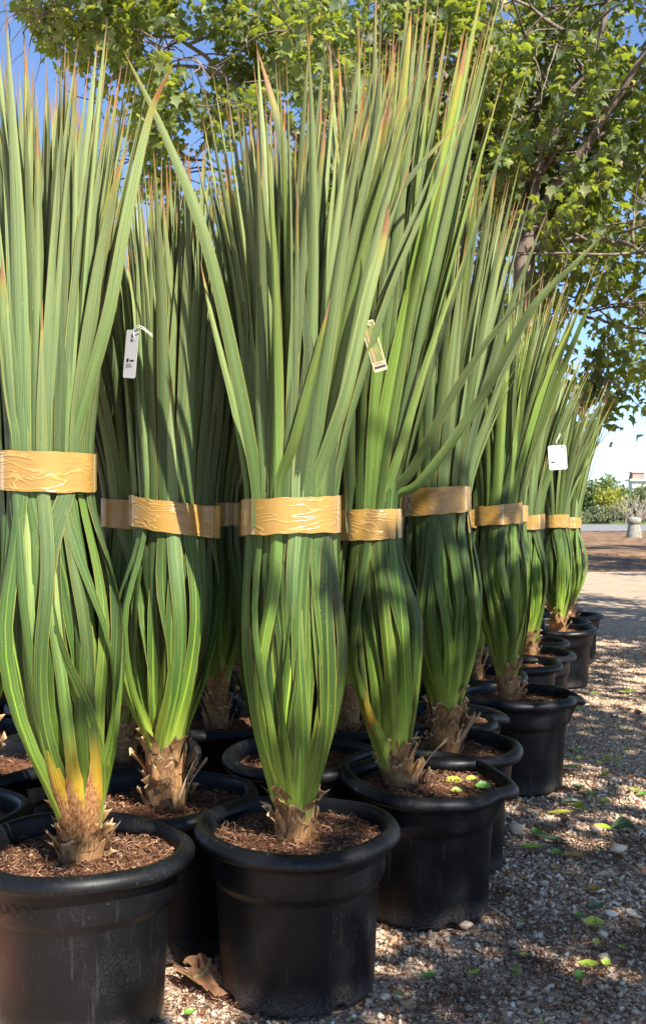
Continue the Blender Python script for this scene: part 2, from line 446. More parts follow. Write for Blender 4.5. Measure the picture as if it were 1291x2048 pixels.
def plant_blades(rng, zt, ztop, z0, Rt, Rb, flare, c0, ct, cu, n=120, w=0.046, nseg=26, m=5, bow=0.25, low_tips=5):
    """blade centrelines of a tied plant; c0/ct/cu are axis offsets at trunk top, tape and top"""
    out = []
    for i in range(n):
        t = i / n
        q = math.sqrt(1 - t) * 0.97 + 0.03
        phi = i * 2.39996 + rng.normal(0, 0.10)
        if i < low_tips: tip = zt + (ztop - zt) * rng.uniform(0.35, 0.7)
        else: tip = ztop - (ztop - zt) * (abs(rng.normal(0, 0.15)) + (0.10 * q if rng.random() < .5 else 0))
        zb = z0 - 0.055 * q + 0.03 * (1 - q) + rng.normal(0, 0.008)
        L = tip - zb
        s = np.linspace(0, 1, nseg)
        z = zb + L * s
        bulge = Rb * (0.55 * q + 0.45 * q * q) * (1 + rng.normal(0, 0.11) + (bow * rng.random() if (q > 0.75 and rng.random() < 0.4) else 0))
        zbk = zb + (zt - zb) * rng.uniform(0.48, 0.72)
        rt = (Rt - 0.009) * q
        fl = flare * (0.25 + 0.75 * q) * (1 + rng.normal(0, 0.30))
        keys_z = [zb, zb + 0.05, zb + 0.4 * (zbk - zb) , zbk, zt - 0.10, zt - 0.045, zt + 0.045, zt + 0.2, zt + 0.55, max(tip, zt + 0.6)]
        keys_r = [0.036 * q + 0.004, 0.046 * q + .004, 0.66 * bulge + 0.010, bulge, rt + (bulge - rt) * 0.20, rt, rt, rt + 0.012 * q + fl * 0.04,
                  rt + fl * 0.30, rt + fl * (max(tip, zt + .6) - zt) * 0.72]
        zz = np.linspace(zb, max(tip, zt + 0.6), 160)
        rr = smooth1(np.interp(zz, keys_z, keys_r), 6, 3)
        r = np.interp(z, zz, rr)
        # sideways sway: crossing of blades below the tape, free lean above it
        a1 = rng.normal(0, 0.34); a2 = rng.normal(0, 0.13); a3 = rng.normal(0, 0.12)
        ph = phi + a1 * np.sin(np.clip((z - zb) / (zt - zb), 0, 1) * math.pi) + a3 * np.sin(np.clip((z - zb) / (zt - zb), 0, 1) * 2 * math.pi) + a2 * np.clip((z - zt) / 0.8, 0, 1.5) ** 1.2
        ax = np.interp(z, [z0, zt - 0.05, zt + 0.05, ztop], [c0[0], ct[0], ct[0], cu[0]])
        ay = np.interp(z, [z0, zt - 0.05, zt + 0.05, ztop], [c0[1], ct[1], ct[1], cu[1]])
        ax = smooth1(ax, 1, 2); ay = smooth1(ay, 1, 2)
        P = np.stack([ax + r * np.cos(ph), ay + r * np.sin(ph), z], -1)
        N = np.stack([np.cos(ph), np.sin(ph), np.zeros(nseg)], -1)
        ww = w * rng.uniform(0.48, 0.92)
        W = width_profile(s, ww)
        # tape squeezes the blade
        W = W * (1 - 0.12 * np.exp(-((z - zt) / 0.06) ** 2))
        tw = rng.normal(0, 0.7)
        tilt = tw * np.exp(-((z - (zb + zt) / 2) / 0.16) ** 2) + rng.normal(0, 0.75) * np.clip((z - zt - 0.06) / 0.4, 0, 1)
        fold = np.interp(z, [zb, zb + .1, zt - .1, zt, zt + .3, ztop], [0.32, 0.22, 0.18, 0.12, 0.28, 0.36]) * rng.uniform(0.4, 1.9)
        out.append((P, N, W, fold, tilt, m, q))
    return out

def make_leaf(name, data, parent, dry=0.0, yellow=0.0, center=True):
    P, N, W, fold, tilt, m, q = data
    V, Fc, uv = blade_mesh(P, N, W, fold, m, None, tilt)
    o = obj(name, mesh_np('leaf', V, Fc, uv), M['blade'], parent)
    o['dry'] = float(dry); o['yellow'] = float(yellow)
    return o

# ------------------------------------------------------------------ pots
POT_H, RIM, SOIL = 0.385, 0.25, 0.340
PROFILE = [(0.150, 0.012), (0.172, 0.002), (0.181, 0.003), (0.1835, 0.012), (0.185, 0.03), (0.1905, 0.15), (0.196, 0.250), (0.198, 0.2565), (0.2035, 0.262), (0.2055, 0.268),
           (0.209, 0.271), (0.2105, 0.277), (0.2125, 0.300), (0.2145, 0.330), (0.2158, 0.350), (0.222, 0.3505), (0.237, 0.3495), (0.2450, 0.3515), (0.249, 0.357), (0.250, 0.364), (0.2475, 0.372), (0.241, 0.380),
           (0.232, 0.3845), (0.224, 0.385), (0.218, 0.3835), (0.215, 0.379), (0.2125, 0.365), (0.209, 0.33), (0.206, 0.30), (0.19, 0.295)]

def pot_mesh(seed, spouts=(), squash=(0, 0, 0), tilt=(0, 0), sides=96, notches=4):
    """spouts: (angle, width, push out, drop); squash: (angle, amount, 0)"""
    rng = np.random.default_rng(seed)
    th = np.linspace(0, 2 * math.pi, sides, endpoint=False)
    pr = np.array(PROFILE); n = len(pr)
    rim_w = np.clip((pr[:, 1] - 0.20) / 0.15, 0, 1) ** 1.4
    rim_w[-4:] = [0.85, 0.6, 0.4, 0.3]
    ph = rng.uniform(0, 6.28, 4)
    dr = 0.0045 * np.cos(2 * (th - ph[0])) + 0.003 * np.cos(3 * (th - ph[1])) + 0.0012 * np.cos(7 * (th - ph[2]))
    dz = 0.0035 * np.cos(2 * (th - ph[1])) + 0.0015 * np.cos(5 * (th - ph[3])) + tilt[0] * np.cos(th) + tilt[1] * np.sin(th)
    if squash[1]: dr = dr + squash[1] * (np.cos(2 * (th - squash[0])))
    r = pr[:, 0][:, None] + dr[None] * rim_w[:, None]
    z = pr[:, 1][:, None] + dz[None] * rim_w[:, None]
    for (a, w, out, drop) in spouts:
        d = (th - a + math.pi) % (2 * math.pi) - math.pi
        g = np.exp(-(d / w) ** 2); g2 = np.exp(-((np.abs(d) - 1.7 * w) / (w * 0.7)) ** 2)
        r += (out * g - 0.25 * abs(out) * g2)[None] * rim_w[:, None] ** 1.5
        z += (drop * g + 0.12 * abs(drop) * g2)[None] * rim_w[:, None] ** 2
    # feet: the bottom edge is cut away in places
    if notches:
        nm = (np.cos(notches * (th - ph[0])) > 0.93)
        for k in (1, 2, 3): z[k] += nm * 0.014
    V = np.stack([r * np.cos(th)[None], r * np.sin(th)[None], z], -1).reshape(-1, 3)
    Fc = grid_faces(n, sides, True)
    return mesh_np('pot', V, Fc)

def soil_mesh(seed, nr=16, ns=64):
    rng = np.random.default_rng(seed); o = rng.uniform(0, 50)
    V = [[0, 0, SOIL + 0.02]]
    for i in range(1, nr + 1):
        r = 0.2105 * i / nr
        for k in range(ns):
            a = 2 * math.pi * k / ns
            x, y = r * math.cos(a), r * math.sin(a)
            h = 0.014 * mnoise.noise((x * 9 + o, y * 9, 0)) + 0.008 * mnoise.noise((x * 30 + o, y * 30, 3)) + 0.004 * mnoise.noise((x * 80 + o, y * 80, 3))
            V.append([x, y, SOIL + 0.016 * math.exp(-(r / 0.09) ** 2) + h])
    V = np.array(V)
    tri = np.array([[0, 1 + k, 1 + (k + 1) % ns] for k in range(ns)])
    q = grid_faces(nr, ns, True) + 1
    return mesh_np('soil', V, [tri, q])

def fibres_mesh(seed, n, big=1.0):
    rng = np.random.default_rng(seed); b = Bag()
    for i in range(n):
        r = 0.203 * math.sqrt(rng.random()); a = rng.uniform(0, 6.283)
        x, y = r * math.cos(a), r * math.sin(a)
        z = SOIL + 0.016 * math.exp(-(r / 0.09) ** 2) + rng.uniform(-0.004, 0.012)
        if rng.random() < 0.62:
            L = rng.uniform(0.008, 0.034) * big; d = rng.uniform(0, 6.283); k = 5
            s = np.linspace(-0.5, 0.5, k); bend = rng.normal(0, 0.5) * L; lift = abs(rng.normal(0, 0.22)) * L
            cx = x + s * L * math.cos(d) - bend * s * s * math.sin(d) * 2
            cy = y + s * L * math.sin(d) + bend * s * s * math.cos(d) * 2
            cz = z + lift * (1 - 4 * s * s) + rng.normal(0, 0.12) * L * s
            w = rng.uniform(0.0004, 0.0009)
            P = np.stack([cx, cy, cz], -1); sd = np.array([-math.sin(d), math.cos(d), 0.3]) * w
            rad = np.hypot(P[:, 0], P[:, 1]); sc = np.minimum(1, 0.207 / np.maximum(rad, 1e-6)); P[:, 0] *= sc; P[:, 1] *= sc
            V = np.stack([P - sd, P + sd], 1).reshape(-1, 3)
            b.add(V, grid_faces(k, 2), rnd=rng.random() ** 1.4)
        else:
            sz = rng.uniform(0.003, 0.008)
            C = rng.normal(0, 1, (4, 3)); C /= np.linalg.norm(C, axis=1)[:, None]
            V = np.array([x, y, z]) + C * sz * np.array([1.2, 1, 0.6])
            b.add(V, [[0, 1, 2], [0, 2, 3], [0, 3, 1], [1, 3, 2]], rnd=rng.random() * 0.75)
    return b.mesh('soil_fibres', False)

def sheath_mesh(rng, r0, z, ang, w, L, lean, curl, ragged=0.4):
    """a dried, cut leaf foot clasping the trunk"""
    n, m = 7, 5
    s = np.linspace(0, 1, n); u = np.linspace(-1, 1, m)
    rad = r0 + 0.003 + lean * L * s ** 1.3
    zz = z + L * s * (1 - 0.3 * lean * s)
    W = w * (1 - 0.35 * s)
    out = np.zeros((n, m, 3)); uv = np.zeros((n, m, 2))
    top = rng.uniform(-ragged, 0.1, m) * L * 0.6
    for i in range(n):
        for j in range(m):
            a = ang + u[j] * W[i] / 2 / max(rad[i] * (0.9 + 0.5 * s[i]), 0.02)
            rr = rad[i] - abs(u[j]) ** 1.5 * 0.006 * (1 - s[i]) + curl * s[i] ** 2 * 0.02 * (u[j] ** 2)
            out[i, j] = (rr * math.cos(a), rr * math.sin(a), zz[i] + top[j] * s[i] ** 2)
            uv[i, j] = (u[j] * .5 + .5, s[i])
    return mesh_np('dry_leaf_base', out.reshape(-1, 3), grid_faces(n, m), uv.reshape(-1, 2))

def trunk_axis(z, zs, c0, cb=None):          # trunk leans from cb at the soil to c0 at its top
    if cb is None: cb = (c0[0] * 0.55, c0[1] * 0.55)
    return (np.interp(z, [zs, zs + 0.14], [cb[0], c0[0]]), np.interp(z, [zs, zs + 0.14], [cb[1], c0[1]]))

def tape_mesh(rng, Rt, zt, H, ct, tilt=(0, 0), pinch=0.0, sides=120, rows=13):
    th = np.linspace(0, 2 * math.pi, sides, endpoint=False); v = np.linspace(-0.5, 0.5, rows)
    o = rng.uniform(0, 90)
    V = np.zeros((rows, sides, 3)); uv = np.zeros((rows, sides, 2))
    for i in range(rows):
        for k in range(sides):
            a = th[k]; c, s_ = math.cos(a), math.sin(a)
            wr = mnoise.noise((c * 2.2 + o, s_ * 2.2, v[i] * 3.2 + 3 * mnoise.noise((c * 1.1, s_ * 1.1 + o, 0))))
            rg = 1 - min(1, abs(wr) * 8)
            wr2 = mnoise.noise((c * 6 + o, s_ * 6, v[i] * 9))
            rr = Rt + 0.0006 + 0.0006 * rg * max(0, min(1, 3 * mnoise.noise((c * 1.7 + o, s_ * 1.7, 4)) + 0.4)) + 0.0004 * wr2 + 0.0018 * math.cos(6 * a + o)
            hh = H * (1 - pinch * (0.5 + 0.5 * math.cos(a - o)))
            ez = 0.003 * mnoise.noise((c * 3 + o, s_ * 3, 9.0 * (1 if v[i] > 0 else -1)))
            V[i, k] = (ct[0] + rr * c, ct[1] + rr * s_, zt + v[i] * hh + tilt[0] * c * Rt + tilt[1] * s_ * Rt + ez * abs(v[i]) * 2)
            uv[i, k] = (k / sides, i / (rows - 1))
    return mesh_np('tape_band', V.reshape(-1, 3), grid_faces(rows, sides, True), uv.reshape(-1, 2))

def add_soil_parts(root, seed, nf):
    so = obj('soil', soil_mesh(seed), M['soil'], root)
    fb = obj('soil_fibres', fibres_mesh(seed + 5, nf), M['fibre'], so); fb['kind'] = 'stuff'
    return so

def make_plant(name, loc, seed, zt=1.12, ztop=2.25, ztrunk=0.45, Rt=0.12, Rb=0.155, flare=0.20, ct=(0, 0), cu=(0, 0), c0=(0, 0), tape_tilt=(0, 0), tape_h=0.088,
               n=120, w=0.046, nseg=26, m=5, spouts=(), squash=(0, 0, 0), rimtilt=(0, 0), sheaths=26, nf=900, dry=0, low_tips=5, strays=(), pinch=0.1,
               straps=0, kwr=0.045, cb=None, bow=0.25, yellow=0.10, red=0, potsides=96, extra_dry=()):
    rng = np.random.default_rng(seed)
    root = empty(name, loc)
    p = obj('pot', pot_mesh(seed, spouts, squash, rimtilt, potsides), M['pot'], root); p['red'] = float(red)
    add_soil_parts(root, seed, nf)
    # trunk
    zs = SOIL - 0.01
    P = [(*trunk_axis(z, SOIL, c0, cb), z) for z in np.linspace(zs, ztrunk + 0.02, 8)]
    TR = kwr
    tv, tf = tube(P, np.interp(np.linspace(0, 1, 8), [0, .3, 1], [TR, TR * 0.95, TR * 0.8]), 14, 0.04, rng)
    uv = np.stack([np.tile(np.linspace(0, 2, 14), 8), np.repeat(np.linspace(0, 1, 8), 14)], -1)
    obj('trunk', mesh_np('trunk', tv, tf, uv), M['sheath'], root)
    for i in range(sheaths):
        f = i / max(1, sheaths - 1)
        z = zs + 0.005 + (ztrunk - zs - 0.01) * f * 0.95
        ax = trunk_axis(z, SOIL, c0, cb)
        me = sheath_mesh(rng, TR * (0.86 + 0.22 * (1 - f)), 0, i * 2.4 + rng.normal(0, .3), rng.uniform(0.042, 0.075), rng.uniform(0.050, 0.088), rng.uniform(0.02, 0.34) + (0.35 * rng.random() if rng.random() < 0.25 else 0), rng.uniform(-0.5, 1.2))
        obj('dry_leaf_base', me, M['sheath'], root, (ax[0], ax[1], z))
    for i in range(straps):             # long pale frayed straps standing off the trunk
        a = -0.3 + rng.normal(0, 0.35); z = SOIL + 0.01
        me = sheath_mesh(rng, 0.045, 0, a, rng.uniform(0.010, 0.018), rng.uniform(0.10, 0.17), rng.uniform(0.25, 0.6), 0.1, 0.1)
        ax = trunk_axis(z, SOIL, c0, cb)
        obj('dry_strap', me, M['strap'] if 'strap' in M else M['sheath'], root, (ax[0], ax[1], z))
    # leaves
    for d in plant_blades(rng, zt, ztop, ztrunk, Rt, Rb, flare, c0, ct, cu, n, w, nseg, m, bow, low_tips):
        make_leaf('leaf', d, root, 0.0, rng.uniform(0.4, .85) if rng.random() < yellow else rng.uniform(0, 0.18))
    for a, lean, zb in extra_dry:           # broad dying leaves clasping the trunk in front
        L = zt - zb
        s = np.linspace(0, 1, 26)
        z = zb + L * s
        r = np.interp(z, [zb, zb + 0.06, ztrunk + 0.1, (zb + zt) / 2 + .1, zt - .06, zt + .1, zt + 1], [0.048, 0.066, 0.104, Rb * 1.0, Rt - 0.012, Rt - .012, Rt + .06])
        r = smooth1(r, 1, 2)
        ph = a + lean * s
        cxx = np.interp(z, [zb, zt], [c0[0], ct[0]]); cyy = np.interp(z, [zb, zt], [c0[1], ct[1]])
        P = np.stack([cxx + r * np.cos(ph), cyy + r * np.sin(ph), z], -1); N = np.stack([np.cos(ph), np.sin(ph), 0 * ph], -1)
        W = np.interp(s, [0, 0.1, 0.22, 0.45, 0.7, 0.9, 1], [0.052, 0.056, 0.026, 0.024, 0.03, 0.022, 0.002])
        make_leaf('leaf', (P, N, W, 0.28, None, 5, 1), root, 1.0, 0.4)
    for st in strays:                   # stray blades given as points in the place
        pts, w0, yl = st[0], st[1], st[2]
        pts = [np.array(q, float) for q in pts]; axc = np.array([loc[0] + ct[0], loc[1] + ct[1]])
        d0 = pts[0][:2] - axc; d0 = d0 / (np.linalg.norm(d0) + 1e-6) * min(np.linalg.norm(d0), Rt - 0.004)
        pts[0] = np.array([axc[0] + d0[0], axc[1] + d0[1], zt + 0.075])
        pts = [pts[0] - np.array([0, 0, 0.10])] + pts
        P = resample(pts, 36) - np.array(loc)
        s = np.linspace(0, 1, len(P))
        N = np.tile(np.array(st[3] if len(st) > 3 else (0.15, -1.0, 0.1)), (len(P), 1))
        W = np.interp(s, [0, 0.08, 0.35, 0.65, 0.85, 0.95, 1], [0.7, 0.85, 1, 0.80, 0.42, 0.16, 0.01]) * w0 * 0.82
        V, Fc, uv = blade_mesh(P, N, W, 0.25, 5, None, 0.25 * np.sin(s * 3 + seed))
        uv[:, 1] = 0.45 + 0.54 * uv[:, 1]
        o = obj('leaf', mesh_np('leaf', V, Fc, uv), M['blade'], root); o['dry'] = 0.0; o['yellow'] = float(yl)
    obj('tape_band', tape_mesh(rng, Rt, zt, tape_h, ct, tape_tilt, pinch), M['tape'], root)
    return root

def mat_strap():
    s = NT('pale_strap'); u, v = s.uv(); n = s.noise(s.comb(s.math('MULTIPLY', u, 9), v, s.orand()), 2, 3)
    return s.pbr(s.ramp(n, [(0.3, (0.33, 0.21, 0.12)), (0.7, (0.58, 0.44, 0.29))]), 0.7, None, 0.3, trans=0.1)
M['strap'] = mat_strap()

def off(x, y, Z, X0):            # axis offset (dx) of a pixel column at a plant's depth
    return (x - 645.5) / F * Z - X0

PLANTS = []
def plant_at(label, X0, Z0, seed, **kw):
    o = make_plant('potted_plant', (X0, Z0, 0), seed, **kw)
    tag(o, label, 'potted plant', 'tied strap-leaved plants in black nursery pots')
    PLANTS.append((X0, Z0)); return o

# front left plant
Z = 2.26; X0 = -0.545
plant_at('tied plant in the front left corner pot, dying brown leaves at its foot', X0, Z, 101,
         zt=1.222, ztop=2.20, ztrunk=0.455, Rt=0.113, Rb=0.140, flare=0.17, c0=(0.0, -0.01), ct=(off(92, 0, Z, X0), 0), cu=(off(112, 0, Z, X0), 0), n=185, w=0.047,
         rimtilt=(-0.006, 0), nf=3600, sheaths=26, low_tips=7, extra_dry=((-1.75, -0.1, .405), (-1.30, -0.15, .40), (-0.75, -0.25, .40)), kwr=0.047, tape_tilt=(-0.03, 0.04), red=1, yellow=0.12,
         strays=[([px(40, 880, Z - .1), px(22, 760, Z - .1), px(8, 620, Z - .12), px(4, 515, Z - .14)], 0.045, 0.3),
                 ([px(178, 900, Z - .1), px(215, 640, Z - .12), px(255, 430, Z - .15), px(300, 230, Z - .17), px(345, 130, Z - .2)], 0.034, 0.2)])
front_left = bpy.data.objects['potted_plant']
for i in range(6):                  # faint moulded rings on the collar
    a = -2.42 + i * 0.125; r = 0.2128; t = np.linspace(0, 2 * math.pi, 17)
    R0 = 0.011 if i != 1 else 0.008
    P = np.array([[(r) * math.cos(a + R0 * math.cos(q) / r), r * math.sin(a + R0 * math.cos(q) / r), 0.305 + R0 * math.sin(q) * 1.1] for q in t])
    V, Fc = tube(P, 0.0005, 5); obj('moulded_ring', mesh_np('moulded_ring', V, Fc), M['pot'], front_left)
# front centre plant
Z = 2.41; X0 = -0.061
plant_at('centre front tied plant in a black pot, tallest sheaf bound by a wide wrinkled tape', X0, Z, 202,
         zt=1.120, ztop=2.22, ztrunk=0.452, Rt=0.119, Rb=0.122, flare=0.22, c0=(-0.008, -0.01), ct=(off(582, 0, Z, X0), 0), cu=(off(625, 0, Z, X0), 0), n=190, w=0.047,
         nf=3600, sheaths=26, low_tips=3, tape_tilt=(0.035, -0.02), bow=0.2, yellow=0.10, tape_h=0.092,
         strays=[([px(505, 985, Z - .1), px(478, 760, Z - .12), px(412, 480, Z - .14), px(330, 270, Z - .12), px(247, 100, Z - .1)], 0.040, 0.35),
                 ([px(490, 1000, Z - .06), px(470, 820, Z - .05), px(425, 640, Z - .05), px(400, 520, Z - .03)], 0.022, 0.3),
                 ([px(560, 985, Z - .12), px(590, 880, Z - .14), px(628, 730, Z - .16), px(662, 590, Z - .18)], 0.030, 0.75),
                 ([px(640, 985, Z - .11), px(690, 800, Z - .16), px(735, 600, Z - .2), px(768, 470, Z - .22), px(776, 400, Z - .24)], 0.038, 0.2),
                 ([px(605, 985, Z - .12), px(625, 700, Z - .15), px(590, 420, Z - .15), px(555, 240, Z - .14), px(515, 100, Z - .12)], 0.046, 0.0)])
# plant behind, between the two
Z = 2.67; X0 = -0.417
plant_at('tied plant with tall shaggy trunk between and behind the two front pots', X0, Z, 303,
         zt=1.120, ztop=2.08, ztrunk=0.525, Rt=0.119, Rb=0.130, flare=0.15, c0=(-0.005, 0), kwr=0.052, ct=(off(350, 0, Z, X0), 0.0), cu=(off(365, 0, Z, X0), 0), n=175, w=0.043,
         nf=1500, sheaths=46, tape_tilt=(-0.14, 0.02), straps=4, yellow=0.08)
# right front pot with spout
Z = 2.88; X0 = 0.288
plant_at('tied plant leaning left in the right front pot, fallen leaves on its soil', X0, Z, 404,
         zt=1.095, ztop=2.62, ztrunk=0.455, Rt=0.086, Rb=0.114, flare=0.19, c0=(-0.09, 0), cb=(-0.062, 0), kwr=0.048, ct=(off(742, 0, Z, X0), 0.0), cu=(off(850, 0, Z, X0), 0), n=165, w=0.043,
         nf=3600, sheaths=30, spouts=((-0.25, 0.26, 0.028, -0.012),), rimtilt=(-0.012, 0.012), tape_tilt=(0.03, 0), yellow=0.40, straps=1, low_tips=4,
         extra_dry=((-2.3, 0.05, .43),),
         strays=[([px(795, 1010, Z - .05), px(845, 960, Z - .1), px(960, 800, Z - .2), px(1060, 620, Z - .3), px(1150, 525, Z - .35), px(1235, 440, Z - .4)], 0.034, 0.25),
                 ([px(785, 1010, Z - .05), px(830, 930, Z - .08), px(905, 790, Z - .12), px(990, 660, Z - .16), px(1095, 540, Z - .2)], 0.034, 0.2),
                 ([px(770, 1010, Z - .07), px(800, 900, Z - .1), px(860, 700, Z - .14), px(935, 495, Z - .18)], 0.032, 0.5),
                 ([px(750, 1010, Z - .08), px(772, 800, Z - .12), px(850, 450, Z - .16), px(915, 170, Z - .2), px(935, 60, Z - .22)], 0.040, 0.9),
                 ([px(740, 1010, Z - .08), px(752, 780, Z - .12), px(785, 400, Z - .14), px(812, 120, Z - .16), px(822, 20, Z - .16)], 0.040, 0.8),
                 ([px(700, 1000, Z - .06), px(700, 800, Z - .2), px(720, 560, Z - .25), px(800, 380, Z - .3), px(935, 225, Z - .3)], 0.040, 0.0)])
# behind it
Z = 3.25; X0 = 0.395
plant_at('tied plant with pale frayed straps beside its trunk, second pot along the right edge', X0, Z, 505,
         zt=1.166, ztop=2.26, ztrunk=0.52, Rt=0.111, Rb=0.124, flare=0.18, c0=(0.005, 0), kwr=0.048, ct=(off(871, 0, Z, X0), 0.0), cu=(off(930, 0, Z, X0), 0), n=160, w=0.042, nseg=22,
         nf=1400, sheaths=36, straps=6, tape_tilt=(0.06, 0), yellow=0.12)

# the further plants: one of each kind, then copied with all their parts
def copy_tree(o, parent=None):
    c = o.copy(); COL.objects.link(c)
    if parent is not None: c.parent = parent
    for ch in list(o.children): copy_tree(ch, c)
    return c

protos = {}
def far_plant(kind, label, X0, Z0, rz=0.0, sc=1.0, **kw):
    if kind not in protos:
        o = make_plant('potted_plant', (X0, Z0, 0), 900 + len(protos) * 37, **kw)
        protos[kind] = o
    else:
        o = copy_tree(protos[kind])
    o.location = (X0, Z0, 0); o.rotation_euler = (0, 0, rz); o.scale = (1, 1, sc)
    tag(o, label, 'potted plant', 'tied strap-leaved plants in black nursery pots')
    PLANTS.append((X0, Z0)); return o

KW = dict(nseg=18, m=4, nf=450, n=115, sheaths=22, potsides=64)
A = dict(zt=1.12, ztop=2.16, ztrunk=0.50, Rt=0.100, Rb=0.118, flare=0.30, ct=(-0.03, 0), cu=(0.05, 0), yellow=0.35, tape_tilt=(0.08, 0), w=0.044, **KW)
B_ = dict(zt=1.10, ztop=2.08, ztrunk=0.48, Rt=0.086, Rb=0.100, flare=0.42, ct=(0.02, 0.01), cu=(0.0, 0), yellow=0.15, tape_tilt=(-0.04, 0.05), w=0.044, **KW)
C_ = dict(zt=1.15, ztop=2.12, ztrunk=0.54, Rt=0.080, Rb=0.098, flare=0.40, ct=(0, 0), cu=(0.04, 0), yellow=0.1, tape_tilt=(0.05, 0.05), w=0.042, **KW)
o7 = plant_at('tied plant in the pot with a sharply pinched spout, third pot along the right edge', 0.803, 4.15, 707, spouts=((-0.12, 0.16, 0.035, -0.016), (0.30, 0.2, -0.02, 0.004)), c0=(-0.045, 0),
              **{**A, 'ct': (off(996, 0, 4.15, 0.803), 0), 'cu': (off(1035, 0, 4.15, .803), 0), 'nf': 800, 'yellow': 0.6, 'n': 110, 'nseg': 22})
plant_at('tied plant in the pot with a crumpled folded rim behind the frayed-strap plant', 0.44, 3.70, 606, spouts=((-0.35, 0.22, -0.05, 0.012), (0.1, 0.14, 0.02, -0.01)), **{**B_, 'ztop': 2.05})
far_plant('B', 'tied plant with a thick trunk just left of the pinched-spout pot', 0.70, 4.66, 0.5, 1.0, **B_)
far_plant('C', 'tied plant right behind the pinched-spout pot', 0.955, 5.07, 1.0, 0.98, **C_)
far_plant('A', 'tied plant in the middle of the receding right edge, yellow-edged leaf at its side', 1.13, 5.46, 0.4, 0.96, **A)
far_plant('C', 'small-looking tied plant between the far right-edge pots, mostly hidden', 1.235, 6.02, 2.2, 0.95)
far_plant('B', 'tied plant in the second-last big pot of the far right edge, dry brown foot', 1.55, 6.58, 3.0, 0.97)
far_plant('C', 'tied plant hidden behind the second-last pot at the far right edge', 1.66, 7.12, 4.0, 0.92)
far_plant('A', 'last tied plant at the far right end of the block, fanning to the right', 1.875, 7.6, 5.0, 0.93)
far_plant('B', 'tied plant at the far end, left of the last right-hand pot', 1.86, 8.12, 1.0, 0.95)
far_plant('B', 'tied plant directly behind the centre front pot', -0.066, 3.08, 2.0, 1.02)
far_plant('A', 'dark tied plant left of the tall shaggy trunk, its tape half hidden', -0.625, 3.14, 3.4, 1.0)
far_plant('C', 'shaded tied plant with sun on its pot rim, between the first and second trunks', -0.385, 3.66, 1.3, 0.98)
far_plant('C', 'shaded tied plant seen between the centre sheaf and the leaning plant', 0.09, 3.60, 5.2, 1.0)
far_plant('B', 'tied plant at the left picture edge behind the front left pot', -0.99, 2.50, 0.0, 1.0)
far_plant('A', 'tied plant at the left picture edge, second behind the front left pot', -1.04, 3.02, 2.6, 1.0)
k = 0
hid = [(0.28, 4.05), (-0.82, 3.52), (-0.13, 4.15), (-0.62, 4.10), (0.42, 4.50), (-1.25, 3.5), (-0.36, 4.62), (0.12, 4.72), (-1.05, 4.10), (-0.85, 4.62), (0.62, 5.1), (-0.1, 5.2), (0.33, 5.3), (-0.6, 5.15), (-1.4, 4.3), (-1.3, 4.9),
       (0.72, 5.7), (0.2, 5.85), (-0.35, 5.75), (1.15, 6.5), (-0.9, 5.7), (0.75, 6.25), (0.45, 6.6), (0.0, 6.4), (-0.55, 6.3), (1.2, 7.05), (0.85, 6.9), (1.4, 7.7), (0.4, 7.2), (-0.1, 7.1), (0.95, 7.5), (-1.5, 5.6), (-1.1, 6.3), (-0.65, 6.95), (-1.32, 6.1), (-1.62, 7.2), (-1.45, 6.7), (-0.95, 7.2), (-1.75, 6.3), (-0.35, 7.6), (-1.25, 7.7), (0.2, 7.8), (-0.75, 8.0)]
HID = {(-0.36, 4.62): 'dim tied plant in the dark gap left of the centre sheaf', (-1.25, 3.5): 'pot at the left picture edge, its rim just above two larger rims', (-0.82, 3.52): 'tied plant glimpsed in the dark between the front left sheaf and the shaggy trunk',
       (-1.4, 4.3): 'pot at the very left edge, farthest rim visible there', (-0.13, 4.15): 'pot whose rim touches the left side of the centre sheaf in deep shade', (-0.62, 4.10): 'pot whose rim shows in the dark right of the shaggy-trunk plant',
       (-1.05, 4.10): 'pot with a dark rim at the left, behind the left edge pots', (0.72, 5.7): 'pot whose rim is glimpsed in the gap left of the pinched-spout pot', (0.33, 5.3): 'tied plant whose tape shows in the narrow gap right of the leaning plant'}
for (a, b) in hid:
    if any((a - q[0]) ** 2 + (b - q[1]) ** 2 < 0.40 ** 2 for q in PLANTS): continue
    far_plant('ABC'[k % 3], HID.get((a, b), 'tied plant deep inside the block of pots, screened by the rows in front'), a, b, k * 1.7, R.uniform(0.92, 1.0)); k += 1
print('plants', len(PLANTS))

# ------------------------------------------------------------------ gravel
def ico(sub):
    import bmesh
    bm = bmesh.new(); bmesh.ops.create_icosphere(bm, subdivisions=sub, radius=1.0)
    V = np.array([v.co[:] for v in bm.verts]); Fc = np.array([[v.index for v in f.verts] for f in bm.faces]); bm.free()
    return V, Fc
ICO = {1: ico(1), 2: ico(2)}

